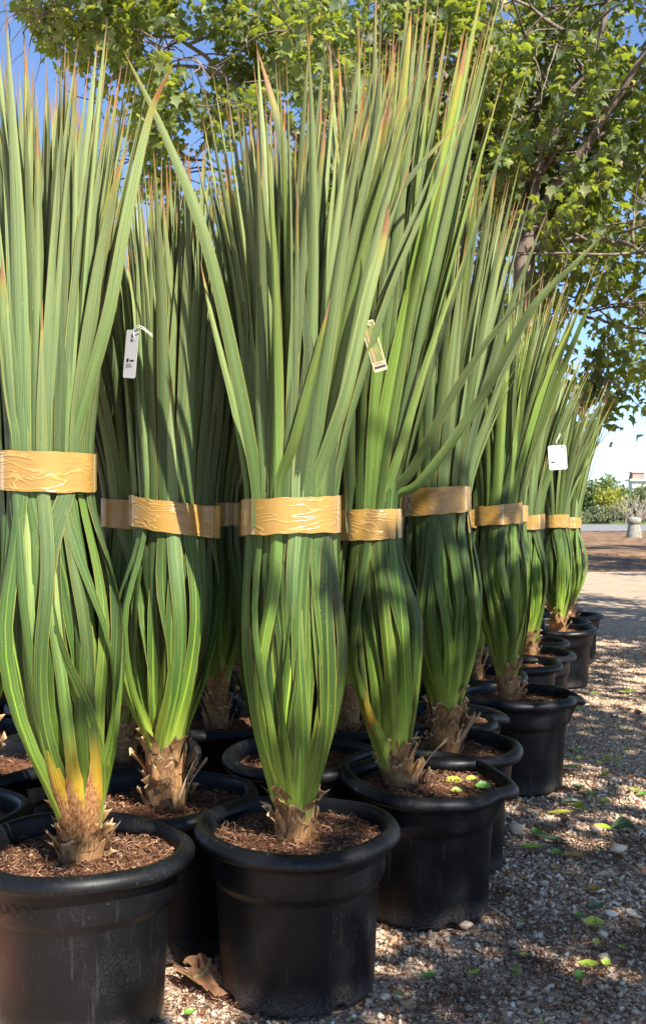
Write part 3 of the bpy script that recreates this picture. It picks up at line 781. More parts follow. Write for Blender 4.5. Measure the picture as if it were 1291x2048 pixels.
def scatter_stones(name, n, xr, yr, rad, sub, rng, keep=None, flat=(0.45, 0.85), smooth=True, rpow=1.0):
    V0, F0 = ICO[sub]; nv = len(V0)
    variants = [V0 * (1 + 0.22 * rng.standard_normal((nv, 1)) * 0.7) for _ in range(12)]
    x = rng.uniform(xr[0], xr[1], n); y = rng.uniform(yr[0], yr[1], n)
    m = (np.abs(x) / y < 0.40) | (y < 0)
    if keep is not None: m &= keep(x, y)
    for (a, b) in PLANTS: m &= (x - a) ** 2 + (y - b) ** 2 > 0.182 ** 2
    x, y = x[m], y[m]; n = len(x)
    r = rad[0] + (rad[1] - rad[0]) * rng.random(n) ** rpow
    q = rng.normal(0, 1, (n, 4)); q[:, 1:3] *= 0.35; q /= np.linalg.norm(q, axis=1)[:, None]
    w_, a, b, c = q.T
    Rm = np.stack([1 - 2 * (b * b + c * c), 2 * (a * b - c * w_), 2 * (a * c + b * w_), 2 * (a * b + c * w_), 1 - 2 * (a * a + c * c), 2 * (b * c - a * w_),
                   2 * (a * c - b * w_), 2 * (b * c + a * w_), 1 - 2 * (a * a + b * b)], -1).reshape(n, 3, 3)
    sc = np.stack([rng.uniform(0.8, 1.35, n), rng.uniform(0.65, 1.0, n), rng.uniform(*flat, n)], -1) * r[:, None]
    pick = rng.integers(0, 12, n)
    Vb = np.stack(variants)[pick] * sc[:, None, :]
    Vw = np.einsum('nij,nkj->nki', Rm, Vb)
    gz = np.array([0.012 * mnoise.noise((xx * 0.9, yy * 0.9, 0)) - 0.01 for xx, yy in zip(x, y)])
    Vw += np.stack([x, y, gz + r * 0.22 + rng.uniform(0, 0.004, n)], -1)[:, None]
    Fb = (F0[None] + (np.arange(n) * nv)[:, None, None]).reshape(-1, 3)
    return mesh_np(name, Vw.reshape(-1, 3), Fb, None, np.repeat(rng.random(n), nv), smooth), n

rng = np.random.default_rng(5)
me, c1 = scatter_stones('gravel', 21000, (-0.75, 1.75), (2.0, 4.3), (0.0030, 0.0105), 2, rng, keep=lambda x, y: x > -0.35 + 0.0 * y, rpow=2.6)
o = obj('gravel', me, M['pebble']); tag(o, 'loose grey and brown gravel covering the ground beside the pots', 'gravel', kind='stuff')
me, c2 = scatter_stones('fine_gravel', 52000, (-0.9, 3.4), (2.0, 9.0), (0.003, 0.009), 1, rng, keep=lambda x, y: (x > -0.4) & (x > 0.25 * (y - 3.3)), rpow=1.5)
o = obj('fine_gravel', me, M['pebble']); tag(o, 'fine grey and brown grit between the larger gravel stones', 'gravel', kind='stuff')
print('stones', c1, c2)

# dark crumbs of spilled potting mix on the gravel
b = Bag(); rng = np.random.default_rng(15)
spots = [(1085, 1860, .16), (1150, 1950, .13), (1215, 1720, .12), (1060, 1925, .10), (1250, 1900, .12), (960, 1990, .14), (880, 2020, .12), (1190, 2010, .10), (1150, 1690, .12), (1090, 1660, .08), (1270, 1690, .1), (380, 1960, .12), (420, 2010, .1), (1000, 1790, .1), (1120, 1550, .1), (1120, 1580, .1), (1290, 1870, .08)]
for (x, y, r) in spots:
    c = gp(x, y)
    for i in range(int(6500 * r)):
        d = rng.normal(0, r * 0.45, 2) * np.array([1.3, 0.9])
        p = c + np.array([d[0], d[1], rng.uniform(0.004, 0.014)])
        if rng.random() < 0.5:
            C = rng.normal(0, 1, (4, 3)); C /= np.linalg.norm(C, axis=1)[:, None]
            b.add(p + C * rng.uniform(0.001, 0.0038), [[0, 1, 2], [0, 2, 3], [0, 3, 1], [1, 3, 2]], rnd=rng.random())
        else:
            a = rng.uniform(0, 6.28); L = rng.uniform(0.005, 0.022); dv = np.array([math.cos(a), math.sin(a), rng.normal(0, .15)]) * L; sv = np.array([-math.sin(a), math.cos(a), 0.2]) * 0.0007
            b.add(np.array([p - sv, p + sv, p + dv + sv, p + dv - sv]), [[0, 1, 2, 3]], rnd=rng.random())
o = obj('spilled_potting_mix', b.mesh('spilled_potting_mix', False), M['crumb']); tag(o, 'dark reddish crumbs of potting mix spilled in patches on the gravel', 'potting mix', kind='stuff')

b = Bag(); rng = np.random.default_rng(44)
for i in range(2600):
    y = rng.uniform(2.0, 7.5); x = rng.uniform(-0.4, 0.40 * y)
    if x < 0.25 * (y - 3.3) or any((x - q[0]) ** 2 + (y - q[1]) ** 2 < 0.036 for q in PLANTS): continue
    a = rng.uniform(0, 6.28); L = rng.uniform(0.006, 0.05) * (0.4 + 0.6 * rng.random()); w = rng.uniform(0.0006, 0.0035) if rng.random() < .8 else rng.uniform(.004, .009)
    t_ = np.linspace(-.5, .5, 4); dv = np.array([math.cos(a), math.sin(a), 0]); sv = np.array([-math.sin(a), math.cos(a), rng.normal(0, .5)])
    P = np.array([x, y, 0.012]) + t_[:, None] * L * dv + (t_ ** 2)[:, None] * np.array([0, 0, 1]) * rng.uniform(-0.3, 0.9) * L * .6 + (t_ ** 2)[:, None] * sv * np.array([1, 1, 0]) * rng.normal(0, .5) * L
    ww = (w * np.array([.6, 1, .9, .3]))[:, None]
    b.add(np.stack([P - sv * ww, P + sv * ww], 1).reshape(-1, 3), grid_faces(4, 2), rnd=rng.random())
o = obj('leaf_litter', b.mesh('leaf_litter', False), mat_rnd('litter', [(0.0, (0.06, 0.03, 0.018)), (0.4, (0.22, 0.12, 0.06)), (0.7, (0.45, 0.31, 0.18)), (0.88, (0.60, 0.48, 0.32)), (0.95, (0.20, 0.28, 0.05)), (1.0, (0.36, 0.44, 0.06))], 0.8)); tag(o, 'fine litter of straw, bark and leaf scraps strewn over the gravel', 'litter', kind='stuff')

# ------------------------------------------------------------------ fallen leaves
def mat_fallen(name, stops, gloss=0.5, trans=0.2):
    s = NT(name); u, v = s.uv(); rr = s.orand()
    n = s.noise(s.comb(s.math('MULTIPLY_ADD', u, 4, s.math('MULTIPLY', rr, 20)), s.math('MULTIPLY', v, 4)), 1.0, 4, 0.65)
    c = s.ramp(n, stops)
    mid = s.math('SUBTRACT', 1.0, s.sstep(s.math('ABSOLUTE', s.math('SUBTRACT', u, 0.5)), 0.01, 0.04))
    c = s.mix(s.math('MULTIPLY', mid, 0.5), c, (0.4, 0.42, 0.15))
    return s.pbr(c, gloss, s.bump(n, 0.3, 0.002), 0.5, trans=trans)
FM = dict(green=mat_fallen('fallen_green', [(0.3, (0.08, 0.22, 0.03)), (0.7, (0.18, 0.38, 0.04))], 0.35),
          lime=mat_fallen('fallen_lime', [(0.25, (0.14, 0.12, 0.02)), (0.40, (0.26, 0.38, 0.03)), (0.75, (0.36, 0.48, 0.06))]),
          yellow=mat_fallen('fallen_yellow', [(0.3, (0.16, 0.08, 0.02)), (0.45, (0.42, 0.40, 0.04)), (0.75, (0.52, 0.50, 0.08))]),
          dark=mat_fallen('fallen_dark', [(0.3, (0.05, 0.10, 0.04)), (0.7, (0.13, 0.20, 0.10))], 0.4),
          orange=mat_fallen('fallen_orange', [(0.3, (0.28, 0.12, 0.02)), (0.7, (0.55, 0.30, 0.06))]),
          brown=mat_fallen('fallen_brown', [(0.3, (0.09, 0.04, 0.02)), (0.7, (0.34, 0.18, 0.09))], 0.7),
          tan=mat_fallen('fallen_tan', [(0.3, (0.30, 0.22, 0.13)), (0.7, (0.55, 0.45, 0.32))], 0.7))
def leaf_blob(L, W, cup, curl, rng, torn=0.0):
    n, m = 11, 7
    s = np.linspace(0, 1, n); u = np.linspace(-1, 1, m)
    ww = np.sin(np.pi * np.clip(s, 0.0, 1)) ** 0.75 * W / 2 + 0.0006
    ww = ww * (1 + torn * rng.normal(0, 1, n))
    V = np.zeros((n, m, 3))
    V[..., 0] = (s[:, None] - 0.5) * L
    V[..., 1] = u[None] * ww[:, None]
    V[..., 2] = cup * W * (u[None] ** 2) * np.sin(np.pi * s)[:, None] + curl * L * (s[:, None] - 0.45) ** 2 * 2 + rng.normal(0, 0.02 * W, (n, m))
    uv = np.stack(np.broadcast_arrays(u[None] * .5 + .5, s[:, None]), -1).reshape(-1, 2)
    V[..., 2] -= V[..., 2].min()
    return mesh_np('fallen_leaf', V.reshape(-1, 3), grid_faces(n, m), uv)
FL = [  # x, y, material, length, width, cup, curl, yaw, label
    (1154, 1504, 'green', .05, .025, .2, .1, 0.2, 'small green fallen leaf beside the base of the pinched-spout pot'),
    (1159, 1521, 'yellow', .05, .028, .3, .3, 1.0, 'yellow fallen leaf curled near the pinched-spout pot'),
    (1142, 1538, 'dark', .085, .04, .1, .1, 0.1, 'dull dark green leaf flat on the gravel right of the pinched-spout pot'),
    (1209, 1554, 'lime', .05, .03, .3, .5, 0.6, 'folded lime leaf alone below the upper right scatter of leaves'),
    (1215, 1520, 'lime', .05, .028, .3, .1, 0.0, 'lime leaf leftmost of the pair in the upper right gravel'),
    (1201, 1529, 'green', .03, .022, .3, .4, 1.3, 'tiny green leaf standing on edge left of the lime pair'),
    (1233, 1523, 'yellow', .05, .02, .2, .1, -0.2, 'thin yellow leaf rightmost of the pair in the upper right gravel'),
    (1251, 1505, 'lime', .06, .022, .3, .2, -0.3, 'narrow lime leaf near the right edge of the upper gravel'),
    (1237, 1534, 'green', .04, .022, .2, .0, 0.3, 'small flat green leaf under the thin yellow leaf'),
    (1155, 1580, 'dark', .055, .03, .4, .3, 0.0, 'dark curled leaf close behind the right front pot'),
    (1178, 1592, 'lime', .06, .024, .2, .3, -0.5, 'pale lime leaf slanting beside the dark curled leaf'),
    (1210, 1608, 'yellow', .045, .032, .2, .1, 0.1, 'bright yellow-green leaf lying flat alone in mid gravel'),
    (1268, 1585, 'lime', .055, .026, .1, .1, 0.1, 'lime leaf near the right picture edge, upper of two'),
    (1284, 1592, 'green', .045, .028, .1, .1, -0.2, 'green leaf at the right picture edge, lower of two'),
    (1140, 1611, 'dark', .08, .028, .5, .2, 0.2, 'long dark leaf curled on top of a yellowish one'),
    (1121, 1631, 'yellow', .10, .035, .2, .1, -0.1, 'long yellowish leaf stretched out right of the front right pot'),
    (1155, 1622, 'lime', .06, .035, .5, .5, -0.8, 'upturned lime leaf at the end of the long yellowish leaf'),
    (1070, 1672, 'green', .075, .035, .3, .1, 1.5, 'green leaf standing highest in the heap by the right front pot'),
    (1082, 1678, 'dark', .08, .034, .2, .1, -0.9, 'grey-green leaf crossing the heap by the right front pot'),
    (1108, 1686, 'dark', .085, .036, .2, .1, -0.1, 'blue-green leaf lying at the right end of the heap'),
    (1064, 1701, 'lime', .070, .038, .2, .0, 0.1, 'oval pale green leaf lowest left of the heap'),
    (1086, 1698, 'tan', .06, .025, .2, .2, -0.3, 'whitish dry leaf scrap in the middle of the heap'),
    (1112, 1712, 'green', .045, .035, .2, .2, 0.4, 'bright green leaf fragment below the heap'),
    (1148, 1717, 'orange', .085, .022, .2, .1, 0.0, 'orange-brown narrow leaf right of the heap'),
    (1205, 1660, 'lime', .065, .03, .2, .1, -0.5, 'pale green leaf touching the rolled dark leaf'),
    (1245, 1662, 'dark', .09, .03, 1.2, .0, 0.1, 'dark green leaf rolled into a tube at the right'),
    (1127, 1650, 'brown', .07, .03, .6, .3, 1.0, 'brown curled leaf standing up behind the heap'),
    (1095, 1658, 'tan', .07, .022, .5, .2, -0.9, 'splintered grey-brown husk behind the heap'),
    (1212, 1757, 'tan', .09, .022, .3, .1, 0.3, 'torn straw-coloured strip of leaf on the mid right gravel'),
    (1186, 1787, 'orange', .055, .03, .3, .2, -0.2, 'ochre leaf beside a white stone'),
    (1191, 1826, 'dark', .06, .022, .7, .8, 0.3, 'dark green leaf arched up like a hook'),
    (1156, 1838, 'green', .025, .016, .3, .3, 0.3, 'tiny green leaf left of the arched dark leaf'),
    (1186, 1857, 'yellow', .062, .036, .4, .5, 0.1, 'spotted yellow leaf humped over the gravel'),
    (1191, 1894, 'lime', .03, .02, .3, .4, 1.2, 'small curled lime leaf below the spotted yellow leaf'),
    (1048, 1919, 'yellow', .026, .015, .3, .3, 0.3, 'tiny yellow leaf alone in the dark crumbs'),
    (1176, 1939, 'lime', .055, .024, .3, .5, -0.5, 'lime leaf with raised ends, left of the low pair'),
    (1209, 1936, 'lime', .04, .02, .3, .6, 0.9, 'upright lime leaf, right of the low pair'),
    (1156, 1963, 'green', .042, .026, .5, .5, 1.0, 'crumpled green leaf lowest on the right gravel'),
    (950, 1954, 'lime', .018, .014, .3, .3, 0.9, 'speck of lime leaf in the lower middle gravel'),
    (858, 1962, 'green', .040, .022, .3, .4, 0.2, 'small bright green leaf between the centre and right front pots'),
    (378, 2035, 'green', .030, .018, .3, .6, 0.8, 'bright green leaf tip at the bottom between the two front pots'),
    (1255, 1386, 'lime', .13, .04, .1, .1, 0.0, 'larger pale leaf lying far up the gravel strip'),
    (1187, 1391, 'lime', .06, .03, .2, .3, -0.6, 'curled pale leaf far up the gravel near the pots'),
    (1155, 1421, 'lime', .07, .02, .2, .0, 0.0, 'flat lime sliver at the foot of the pinched-spout pot'),
    (1262, 1560, 'brown', .05, .03, .3, .3, 0.7, 'small brown leaf near the right edge of the gravel'),
    (1275, 1432, 'brown', .06, .045, .5, .4, 0.2, 'rust-brown clump of leaf near the right edge, far up the gravel'),
    (1040, 1858, 'tan', .035, .012, .2, .2, 0.5, 'short straw scrap beside the right front pot'),
    (1110, 1745, 'orange', .035, .018, .3, .2, -0.3, 'pinkish-brown leaf scrap below the bright green fragment')]
rng = np.random.default_rng(77)
for (x, y, m, L, W, cup, curl, yaw, lab) in FL:
    p = gp(x, y); o = obj('fallen_leaf', leaf_blob(L, W, cup, curl * 0.6, rng, 0.06), FM[m], None, (p[0], p[1], 0.010))
    o.rotation_euler = (rng.uniform(0.02, 0.3), rng.uniform(-.12, .12), yaw); tag(o, lab, 'leaf', 'fallen leaves lying on the gravel')
# leaves on the soil of the right front pot
for (x, y, m, L, W, yaw, lab) in [(906, 1562, 'yellow', .055, .032, -0.3, 'yellow torn leaf on the soil of the right front pot'), (942, 1557, 'lime', .045, .022, 0.6, 'pale lime leaf tilted on the soil in the right front pot'),
                                  (912, 1581, 'lime', .035, .024, 0.2, 'lime scrap nearest the rim on the soil of the right front pot'), (965, 1573, 'green', .048, .034, 0.1, 'glossy oval green leaf on the soil of the right front pot'),
                                  (772, 1532, 'green', .022, .014, 1.2, 'tiny green sprout leaf left of the leaning trunk'), (838, 1512, 'green', .030, .018, 1.2, 'small green leaf right behind the leaning trunk')]:
    Zs = F * (CAM_H - SOIL - 0.012) / (y - 1024); p = px(x, y, Zs)
    o = obj('fallen_leaf', leaf_blob(L, W, 0.25, 0.15, rng, 0.05), FM[m], None, (p[0], p[1], SOIL + 0.010)); o.rotation_euler = (0.35, 0.05, yaw)
    tag(o, lab, 'leaf', 'fallen leaves on the soil of a pot')
# big dry lobed leaf between the front pots
def lobed(L, rng, lobes=5, depth=0.45, teeth=0.06, n=44, flat=0.0):
    a = np.linspace(-math.pi * 0.93, math.pi * 0.93, n)
    r = 0.62 + 0.38 * (1 - depth + depth * np.abs(np.cos(a * lobes / 2 / 0.93 * 0.5 * 2 / 2))) * np.cos(a * 0.35)
    r = r * (1 + teeth * rng.normal(0, 1, n))
    ring = np.stack([np.cos(a) * r * L * 0.6, np.sin(a) * r * L * 0.6, 0 * a], -1)
    V = np.vstack([[-L * 0.25, 0, 0], ring, ring * 0.5])
    z = 0.12 * L * np.array([mnoise.noise((p[0] / L * 2.6 + L, p[1] / L * 2.6, 5)) for p in V]); V[:, 2] += z * (1 - flat)
    f4 = np.array([[1 + i, 2 + i, n + 2 + i, n + 1 + i] for i in range(n - 1)])
    f3 = np.array([[0, n + 1 + i, n + 2 + i] for i in range(n - 1)])
    uv = V[:, :2] / L + 0.5
    return V, [f3, f4], uv
V, Fs, uv = lobed(0.16, np.random.default_rng(4)); V[:, 2] += 0.5 * V[:, 1] ** 2 / 0.16
p = gp(400, 1972)
o = obj('dry_lobed_leaf', mesh_np('dry_lobed_leaf', V * np.array([1.05, .42, 1]), Fs, uv), FM['brown'], None, (p[0] + .0, p[1], 0.022)); o.rotation_euler = (0.25, 0.12, -0.75)
tag(o, 'large crumpled brown leaf lying between the two front pots', 'leaf')
# twigs
for pts, lab in [([(1170, 1690), (1215, 1700), (1260, 1712), (1300, 1722)], 'thin dark twig running to the right edge, upper one'), ([(1180, 1718), (1220, 1740), (1260, 1752), (1300, 1775)], 'thin dark twig running to the right edge, lower one'),
                 ([(1010, 1694), (1040, 1692), (1056, 1690)], 'short twig ending at the leaf heap'), ([(1130, 1640), (1175, 1648), (1210, 1655)], 'bent grey twig above the pale green leaf'), ([(1060, 1752), (1075, 1742), (1080, 1728)], 'thin curved straw below the leaf heap'),
                 ([(960, 1812), (1000, 1840), (1020, 1850)], 'pale straw stem near the right front pot base'), ([(320, 2020), (335, 2004), (350, 1990)], 'thin straw by the front left pot base')]:
    P = np.array([gp(*q) for q in pts]); P[:, 2] = 0.014 + 0.004 * np.sin(np.arange(len(P)) * 2)
    V, Fc = tube(resample(P, 12), 0.0016, 5, 0.1); m = FM['tan'] if 'straw' in lab else M['bark']
    tag(obj('twig', mesh_np('twig', V, Fc), m), lab, 'twig', 'twigs on the gravel')
for (x, y, r, c, lab) in [(1221, 1832, .014, 1.0, 'white rounded stone right of the arched dark leaf'), (1196, 1783, .014, .97, 'white flat stone beside the ochre leaf'), (1086, 1770, .015, .55, 'pale grey stone in the middle of the gravel'), (1204, 1872, .013, .9, 'pale stone under the spotted yellow leaf'),
                          (1190, 1664, .02, .8, 'light grey stone left of the rolled dark leaf'), (1030, 1665, .03, .72, 'flat tan stone against the pot behind the right front pot'), (931, 1855, .018, .80, 'light brown stone touching the base of the right front pot'), (1260, 1830, .015, .85, 'tan stone near the right edge, level with the arched leaf'),
                          (1025, 1892, .013, .58, 'blue-grey stone among dark crumbs'), (1205, 1920, .015, .9, 'whitish stone above the low pair of leaves'), (768, 1998, .013, .82, 'orange-tan stone near the centre pot'), (1235, 1705, .028, .83, 'flat light stone between the two dark twigs')]:
    p = gp(x, y); V0, F0 = ICO[2]; V = V0 * (1 + 0.12 * rng.normal(0, 1, (len(V0), 1))) * np.array([1.2, .9, .55]) * r
    o = obj('stone', mesh_np('stone', V, F0, None, np.full(len(V), c)), M['pebble'], None, (p[0], p[1], r * 0.45)); o.rotation_euler = (0.1, 0.1, rng.uniform(0, 6)); tag(o, lab, 'stone', 'larger stones in the gravel')

# ------------------------------------------------------------------ tags hanging on the plants
def mat_plain(name, c, rough=0.5, trans=None): return NT(name).pbr(c, rough, None, 0.4, trans=trans)
M['card'] = mat_plain('white_card', (0.50, 0.51, 0.53), 0.45); M['ink'] = mat_plain('black_ink', (0.02, 0.02, 0.025), 0.6); M['string'] = mat_plain('white_string', (0.8, 0.82, 0.78), 0.4, 0.2)
def mat_picture():
    s = NT('picture_print'); u, v = s.uv()
    n = s.noise(s.comb(s.math('MULTIPLY', u, 9), s.math('MULTIPLY', v, 2.5)), 1.0, 4, 0.7)
    pic = s.ramp(n, [(0.3, (0.03, 0.035, 0.015)), (0.45, (0.08, 0.11, 0.03)), (0.58, (0.20, 0.20, 0.03)), (0.75, (0.34, 0.28, 0.14))])
    pic = s.mix(s.math('MULTIPLY', s.math('SUBTRACT', 1.0, s.sstep(s.math('ABSOLUTE', s.math('SUBTRACT', u, 0.22)), 0.02, 0.14)), 0.8), pic, (0.50, 0.20, 0.12))
    return s.pbr(pic, 0.3, None, 0.5)
M['picture'] = mat_picture(); M['cream'] = mat_plain('cream_card', (0.45, 0.36, 0.22), 0.5)
def rrect(w, h, r, t=0.0008, k=4, hole=None):
    pts = []
    for cx, cy, a0 in [(w / 2 - r, h / 2 - r, 0), (-w / 2 + r, h / 2 - r, 90), (-w / 2 + r, -h / 2 + r, 180), (w / 2 - r, -h / 2 + r, 270)]:
        for i in range(k + 1):
            a = math.radians(a0 + 90 * i / k); pts.append((cx + r * math.cos(a), cy + r * math.sin(a)))
    n = len(pts); P = np.array(pts)
    V = np.vstack([np.c_[P[:, 0], np.full(n, -t / 2), P[:, 1]], np.c_[P[:, 0], np.full(n, t / 2), P[:, 1]], [[0, -t / 2, 0]], [[0, t / 2, 0]]])
    f3 = [[2 * n, i, (i + 1) % n] for i in range(n)] + [[2 * n + 1, n + (i + 1) % n, n + i] for i in range(n)]
    f4 = [[i, n + i, n + (i + 1) % n, (i + 1) % n] for i in range(n)]
    uv = np.c_[V[:, 0] / w + .5, V[:, 2] / h + .5]
    return mesh_np('card', V, [np.array(f3), np.array(f4)], uv, smooth=False)
def quads(rects, y=-0.0012):
    b = Bag()
    for (x0, z0, x1, z1) in rects: b.add(np.array([[x0, y, z0], [x1, y, z0], [x1, y, z1], [x0, y, z1]]), [[0, 1, 2, 3]], np.array([[0, 0], [1, 0], [1, 1], [0, 1]], float))
    return b.mesh('print', False)
def hang_tag(label, c, w, h, rot, string, prints, card='card', pict=None):
    t = empty('plant_tag', tuple(c)); t.rotation_euler = rot
    obj('card', rrect(w, h, w * 0.1), M[card], t)
    if prints: obj('print', quads(prints), M['ink'], t)
    if pict: obj('picture', quads([pict], -0.0010), M['picture'], t)
    V, Fc = tube(resample(string, 20), 0.0011, 6); obj('string', mesh_np('string', V, Fc), M['string'], t)
    V, Fc = tube(resample(np.array(string) + np.array([0.003, -.002, -0.005]), 20), 0.0009, 6); obj('string', mesh_np('string', V, Fc), M['string'], t)
    tag(t, label, 'tag', 'tags tied to the plants')
zz = 2.46
hang_tag('white rectangular tag with small black print on the left second-row plant', px(262, 708, zz), 0.045, 0.118, (0.0, math.radians(7), math.radians(-38)),
         [(0.008, -.001, 0.045), (0.006, -.004, 0.058), (0.018, -.004, 0.068), (0.035, 0.0, 0.066), (0.05, 0.02, 0.05)],
         [(-0.013, -0.019, -0.005, -0.011), (-0.001, -0.017, 0.014, -0.014), (-0.014, -0.026, 0.004, -0.0245), (-0.014, -0.031, 0.009, -0.0295), (-0.014, -0.035, -0.011, -0.0335)])
zz = 2.36
t = hang_tag('narrow picture tag with a cream border hanging between centre and leaning plants', px(747, 692, zz), 0.034, 0.122, (0.0, math.radians(-17), math.radians(12)),
         [(0.0, -.001, 0.052), (-0.008, -.006, 0.066), (-0.025, -.008, 0.072), (-0.045, 0.0, 0.07)],
         [(-0.014, -0.054, 0.014, -0.048), (-0.013, -0.0445, 0.013, -0.0435), (-0.013, -0.0415, 0.008, -0.0405)], card='cream', pict=(-0.0145, -0.038, 0.0145, 0.057))
zz = 4.93
hang_tag('plain white tag on the far right-edge plant, seen against the leaves', px(1114, 915, zz), 0.095, 0.12, (0.0, math.radians(-4), math.radians(10)),
         [(0.0, -.001, 0.055), (-0.004, -.004, 0.08), (0.01, -.002, 0.10), (0.03, 0.02, 0.12)],
         [(0.02, 0.048, 0.034, 0.054), (-0.036, -0.026, -0.016, -0.018), (-0.008, -0.019, 0.035, -0.016), (-0.03, -0.035, 0.036, -0.033)])

# ------------------------------------------------------------------ plane trees
def leaf_shape():                 # a lobed plane leaf, 1 unit wide, in the XY plane, stalk at the origin
    pts = [(0, 0), (0.18, -0.10), (0.48, 0.02), (0.34, 0.20), (0.56, 0.46), (0.28, 0.50), (0.16, 0.62), (0, 0.98), (-0.16, 0.62), (-0.28, 0.50), (-0.56, 0.46), (-0.34, 0.20), (-0.48, 0.02), (-0.18, -0.10)]
    V = np.array([(x, y, -0.22 * abs(x) - 0.15 * y * y) for x, y in pts] + [(0, 0.38, 0.03)])
    n = len(pts)
    return V, np.array([[n, i, (i + 1) % n] for i in range(n)])
LV, LF = leaf_shape()
LUV = LV[:, :2] + np.array([0.5, 0.1])
def leaf_cloud(pos, size, rng, up=0.15):
    n = len(pos); wx = rng.uniform(0.55, 1.1, n)[:, None, None]; tw = rng.normal(0, 0.5, n)[:, None, None]
    N = rng.normal(0, 1, (n, 3)); N[:, 2] = np.abs(N[:, 2]) * 0.8 + up; N /= np.linalg.norm(N, axis=1)[:, None]
    D = rng.normal(0, 1, (n, 3)); D[:, 2] -= 0.9
    D -= N * (D * N).sum(1)[:, None]; D /= np.linalg.norm(D, axis=1)[:, None]
    S = np.cross(D, N)
    sz = size * rng.uniform(0.55, 1.25, n)
    fl = rng.uniform(0.2, 3.2, n)
    L = LV
    Vw = pos[:, None] + (S[:, None] * L[None, :, 0:1] * wx + D[:, None] * L[None, :, 1:2] + N[:, None] * (L[None, :, 2:3] * fl[:, None, None] + tw * L[None, :, 0:1] * L[None, :, 1:2])) * sz[:, None, None]
    Fb = (LF[None] + (np.arange(n) * len(LV))[:, None, None]).reshape(-1, 3)
    return Vw.reshape(-1, 3), Fb, np.tile(LUV, (n, 1)), np.repeat(rng.random(n), len(LV))

def leaf_objects(pos, size, rng, root, mat, k):
    me = [None] * 4
    for i in range(4):
        V = LV * np.array([1, 1, 0.7 + 0.4 * i]); me[i] = mesh_np('leaf', V, LF, LUV, np.full(len(LV), i * 0.25)); me[i].materials.append(mat)
    for p in pos[:k]:
        o = bpy.data.objects.new('leaf', me[rng.integers(0, 4)]); COL.objects.link(o); o.parent = root
        o.location = p; s = size * rng.uniform(0.8, 1.3); o.scale = (s, s, s)
        o.rotation_euler = (rng.uniform(-0.5, 0.9) - 1.0 * (rng.random() < .5), rng.uniform(-0.6, 0.6), rng.uniform(0, 6.28))

def grow(P0, d, L, r, rng, n=9, wob=0.12, sag=0.0):
    P = [np.array(P0, float)]; d = np.array(d, float); d /= np.linalg.norm(d)
    for i in range(n - 1):
        d = d + rng.normal(0, wob, 3) + np.array([0, 0, -sag]); d /= np.linalg.norm(d)
        P.append(P[-1] + d * L / (n - 1))
    return np.array(P)

def plane_tree(name, label, base, limbs, crown_ok, n_leaves, size, seed, k_obj=0, trunk_r=0.13, fork=None, per=7, sub=6, spread=0.20, view_rank=True, branch_len=1.5):
    """limbs: list of point lists in the place. crown_ok(p) says whether foliage may be there"""
    rng = np.random.default_rng(seed); root = empty(name, tuple(base)); B0 = np.array(base, float)
    fork = np.array(fork)
    V, Fc = tube(resample([B0 - [0, 0, .1], B0 * .5 + fork * .5 + [0.05, 0, 0], fork], 14) - B0, np.interp(np.linspace(0, 1, 14), [0, .12, 1], [trunk_r * 1.35, trunk_r, trunk_r * 0.8]), 14, 0.03, rng)
    obj('trunk', mesh_np('trunk', V, Fc), M['bark'], root)
    tips = []; tw = Bag()
    for pts, r in limbs:
        P = resample(pts, 18); P[1:] += rng.normal(0, 0.015, (17, 3))
        V, Fc = tube(P - B0, np.linspace(r, r * 0.3, 18), 9, 0.03, rng)
        obj('limb', mesh_np('limb', V, Fc), M['bark'], root)
        for i in range(per):
            t = rng.uniform(0.2, 1.0); q = P[min(17, int(t * 17))]
            dax = P[-1] - P[0]; dax /= np.linalg.norm(dax)
            d = rng.normal(0, 1, 3); d[2] = abs(d[2]) * 0.3 - 0.10; d = d / np.linalg.norm(d) + 0.25 * dax
            G = grow(q, d, rng.uniform(0.6, 1.3) * branch_len, 0, rng, 10, 0.14, 0.03)
            V, Fc = tube(G - B0, np.linspace(r * 0.36, 0.008, 10), 6); tw.add(V, Fc)
            for j in range(sub):
                q2 = G[rng.integers(2, 10)]; d2 = rng.normal(0, 1, 3); d2[2] -= 0.1
                G2 = grow(q2, d2 / np.linalg.norm(d2) + (G[-1] - G[0]) * 0.4, rng.uniform(0.35, 0.9), 0, rng, 7, 0.2, 0.07)
                V, Fc = tube(G2 - B0, np.linspace(0.009, 0.003, 7), 4); tw.add(V, Fc)
                tips += [G2[2:]]
    if tw.n: obj('twigs', tw.mesh('twigs'), M['bark'], root)['kind'] = 'stuff'
    T = np.concatenate(tips)
    pos = T[rng.integers(0, len(T), n_leaves * 3)] + rng.normal(0, spread * 0.7, (n_leaves * 3, 3))
    ok = np.array([crown_ok(p) for p in pos]); pos = pos[ok][:n_leaves]
    if k_obj:
        # the largest leaves in view become leaves of their own
        sx = np.abs(pos[:, 0] / pos[:, 1]); sz = (pos[:, 2] - CAM_H) / pos[:, 1]
        vis = (sx < 0.32) & (sz < 0.51) & (pos[:, 1] > 0)
        d = np.where(vis, pos[:, 1], 1e9); order = np.argsort(d)
        leaf_objects(pos[order[:k_obj]] - B0, size * 1.0, rng, root, M['treeleaf'], k_obj); pos = pos[order[k_obj:]]
    V, Fc, uv, rd = leaf_cloud(pos - B0, size, rng)
    o = obj('foliage', mesh_np('foliage', V, Fc, uv, rd), M['treeleaf'], root); o['kind'] = 'stuff'
    tag(root, label, 'tree', 'plane trees behind and beside the pots')
    return root, len(pos)

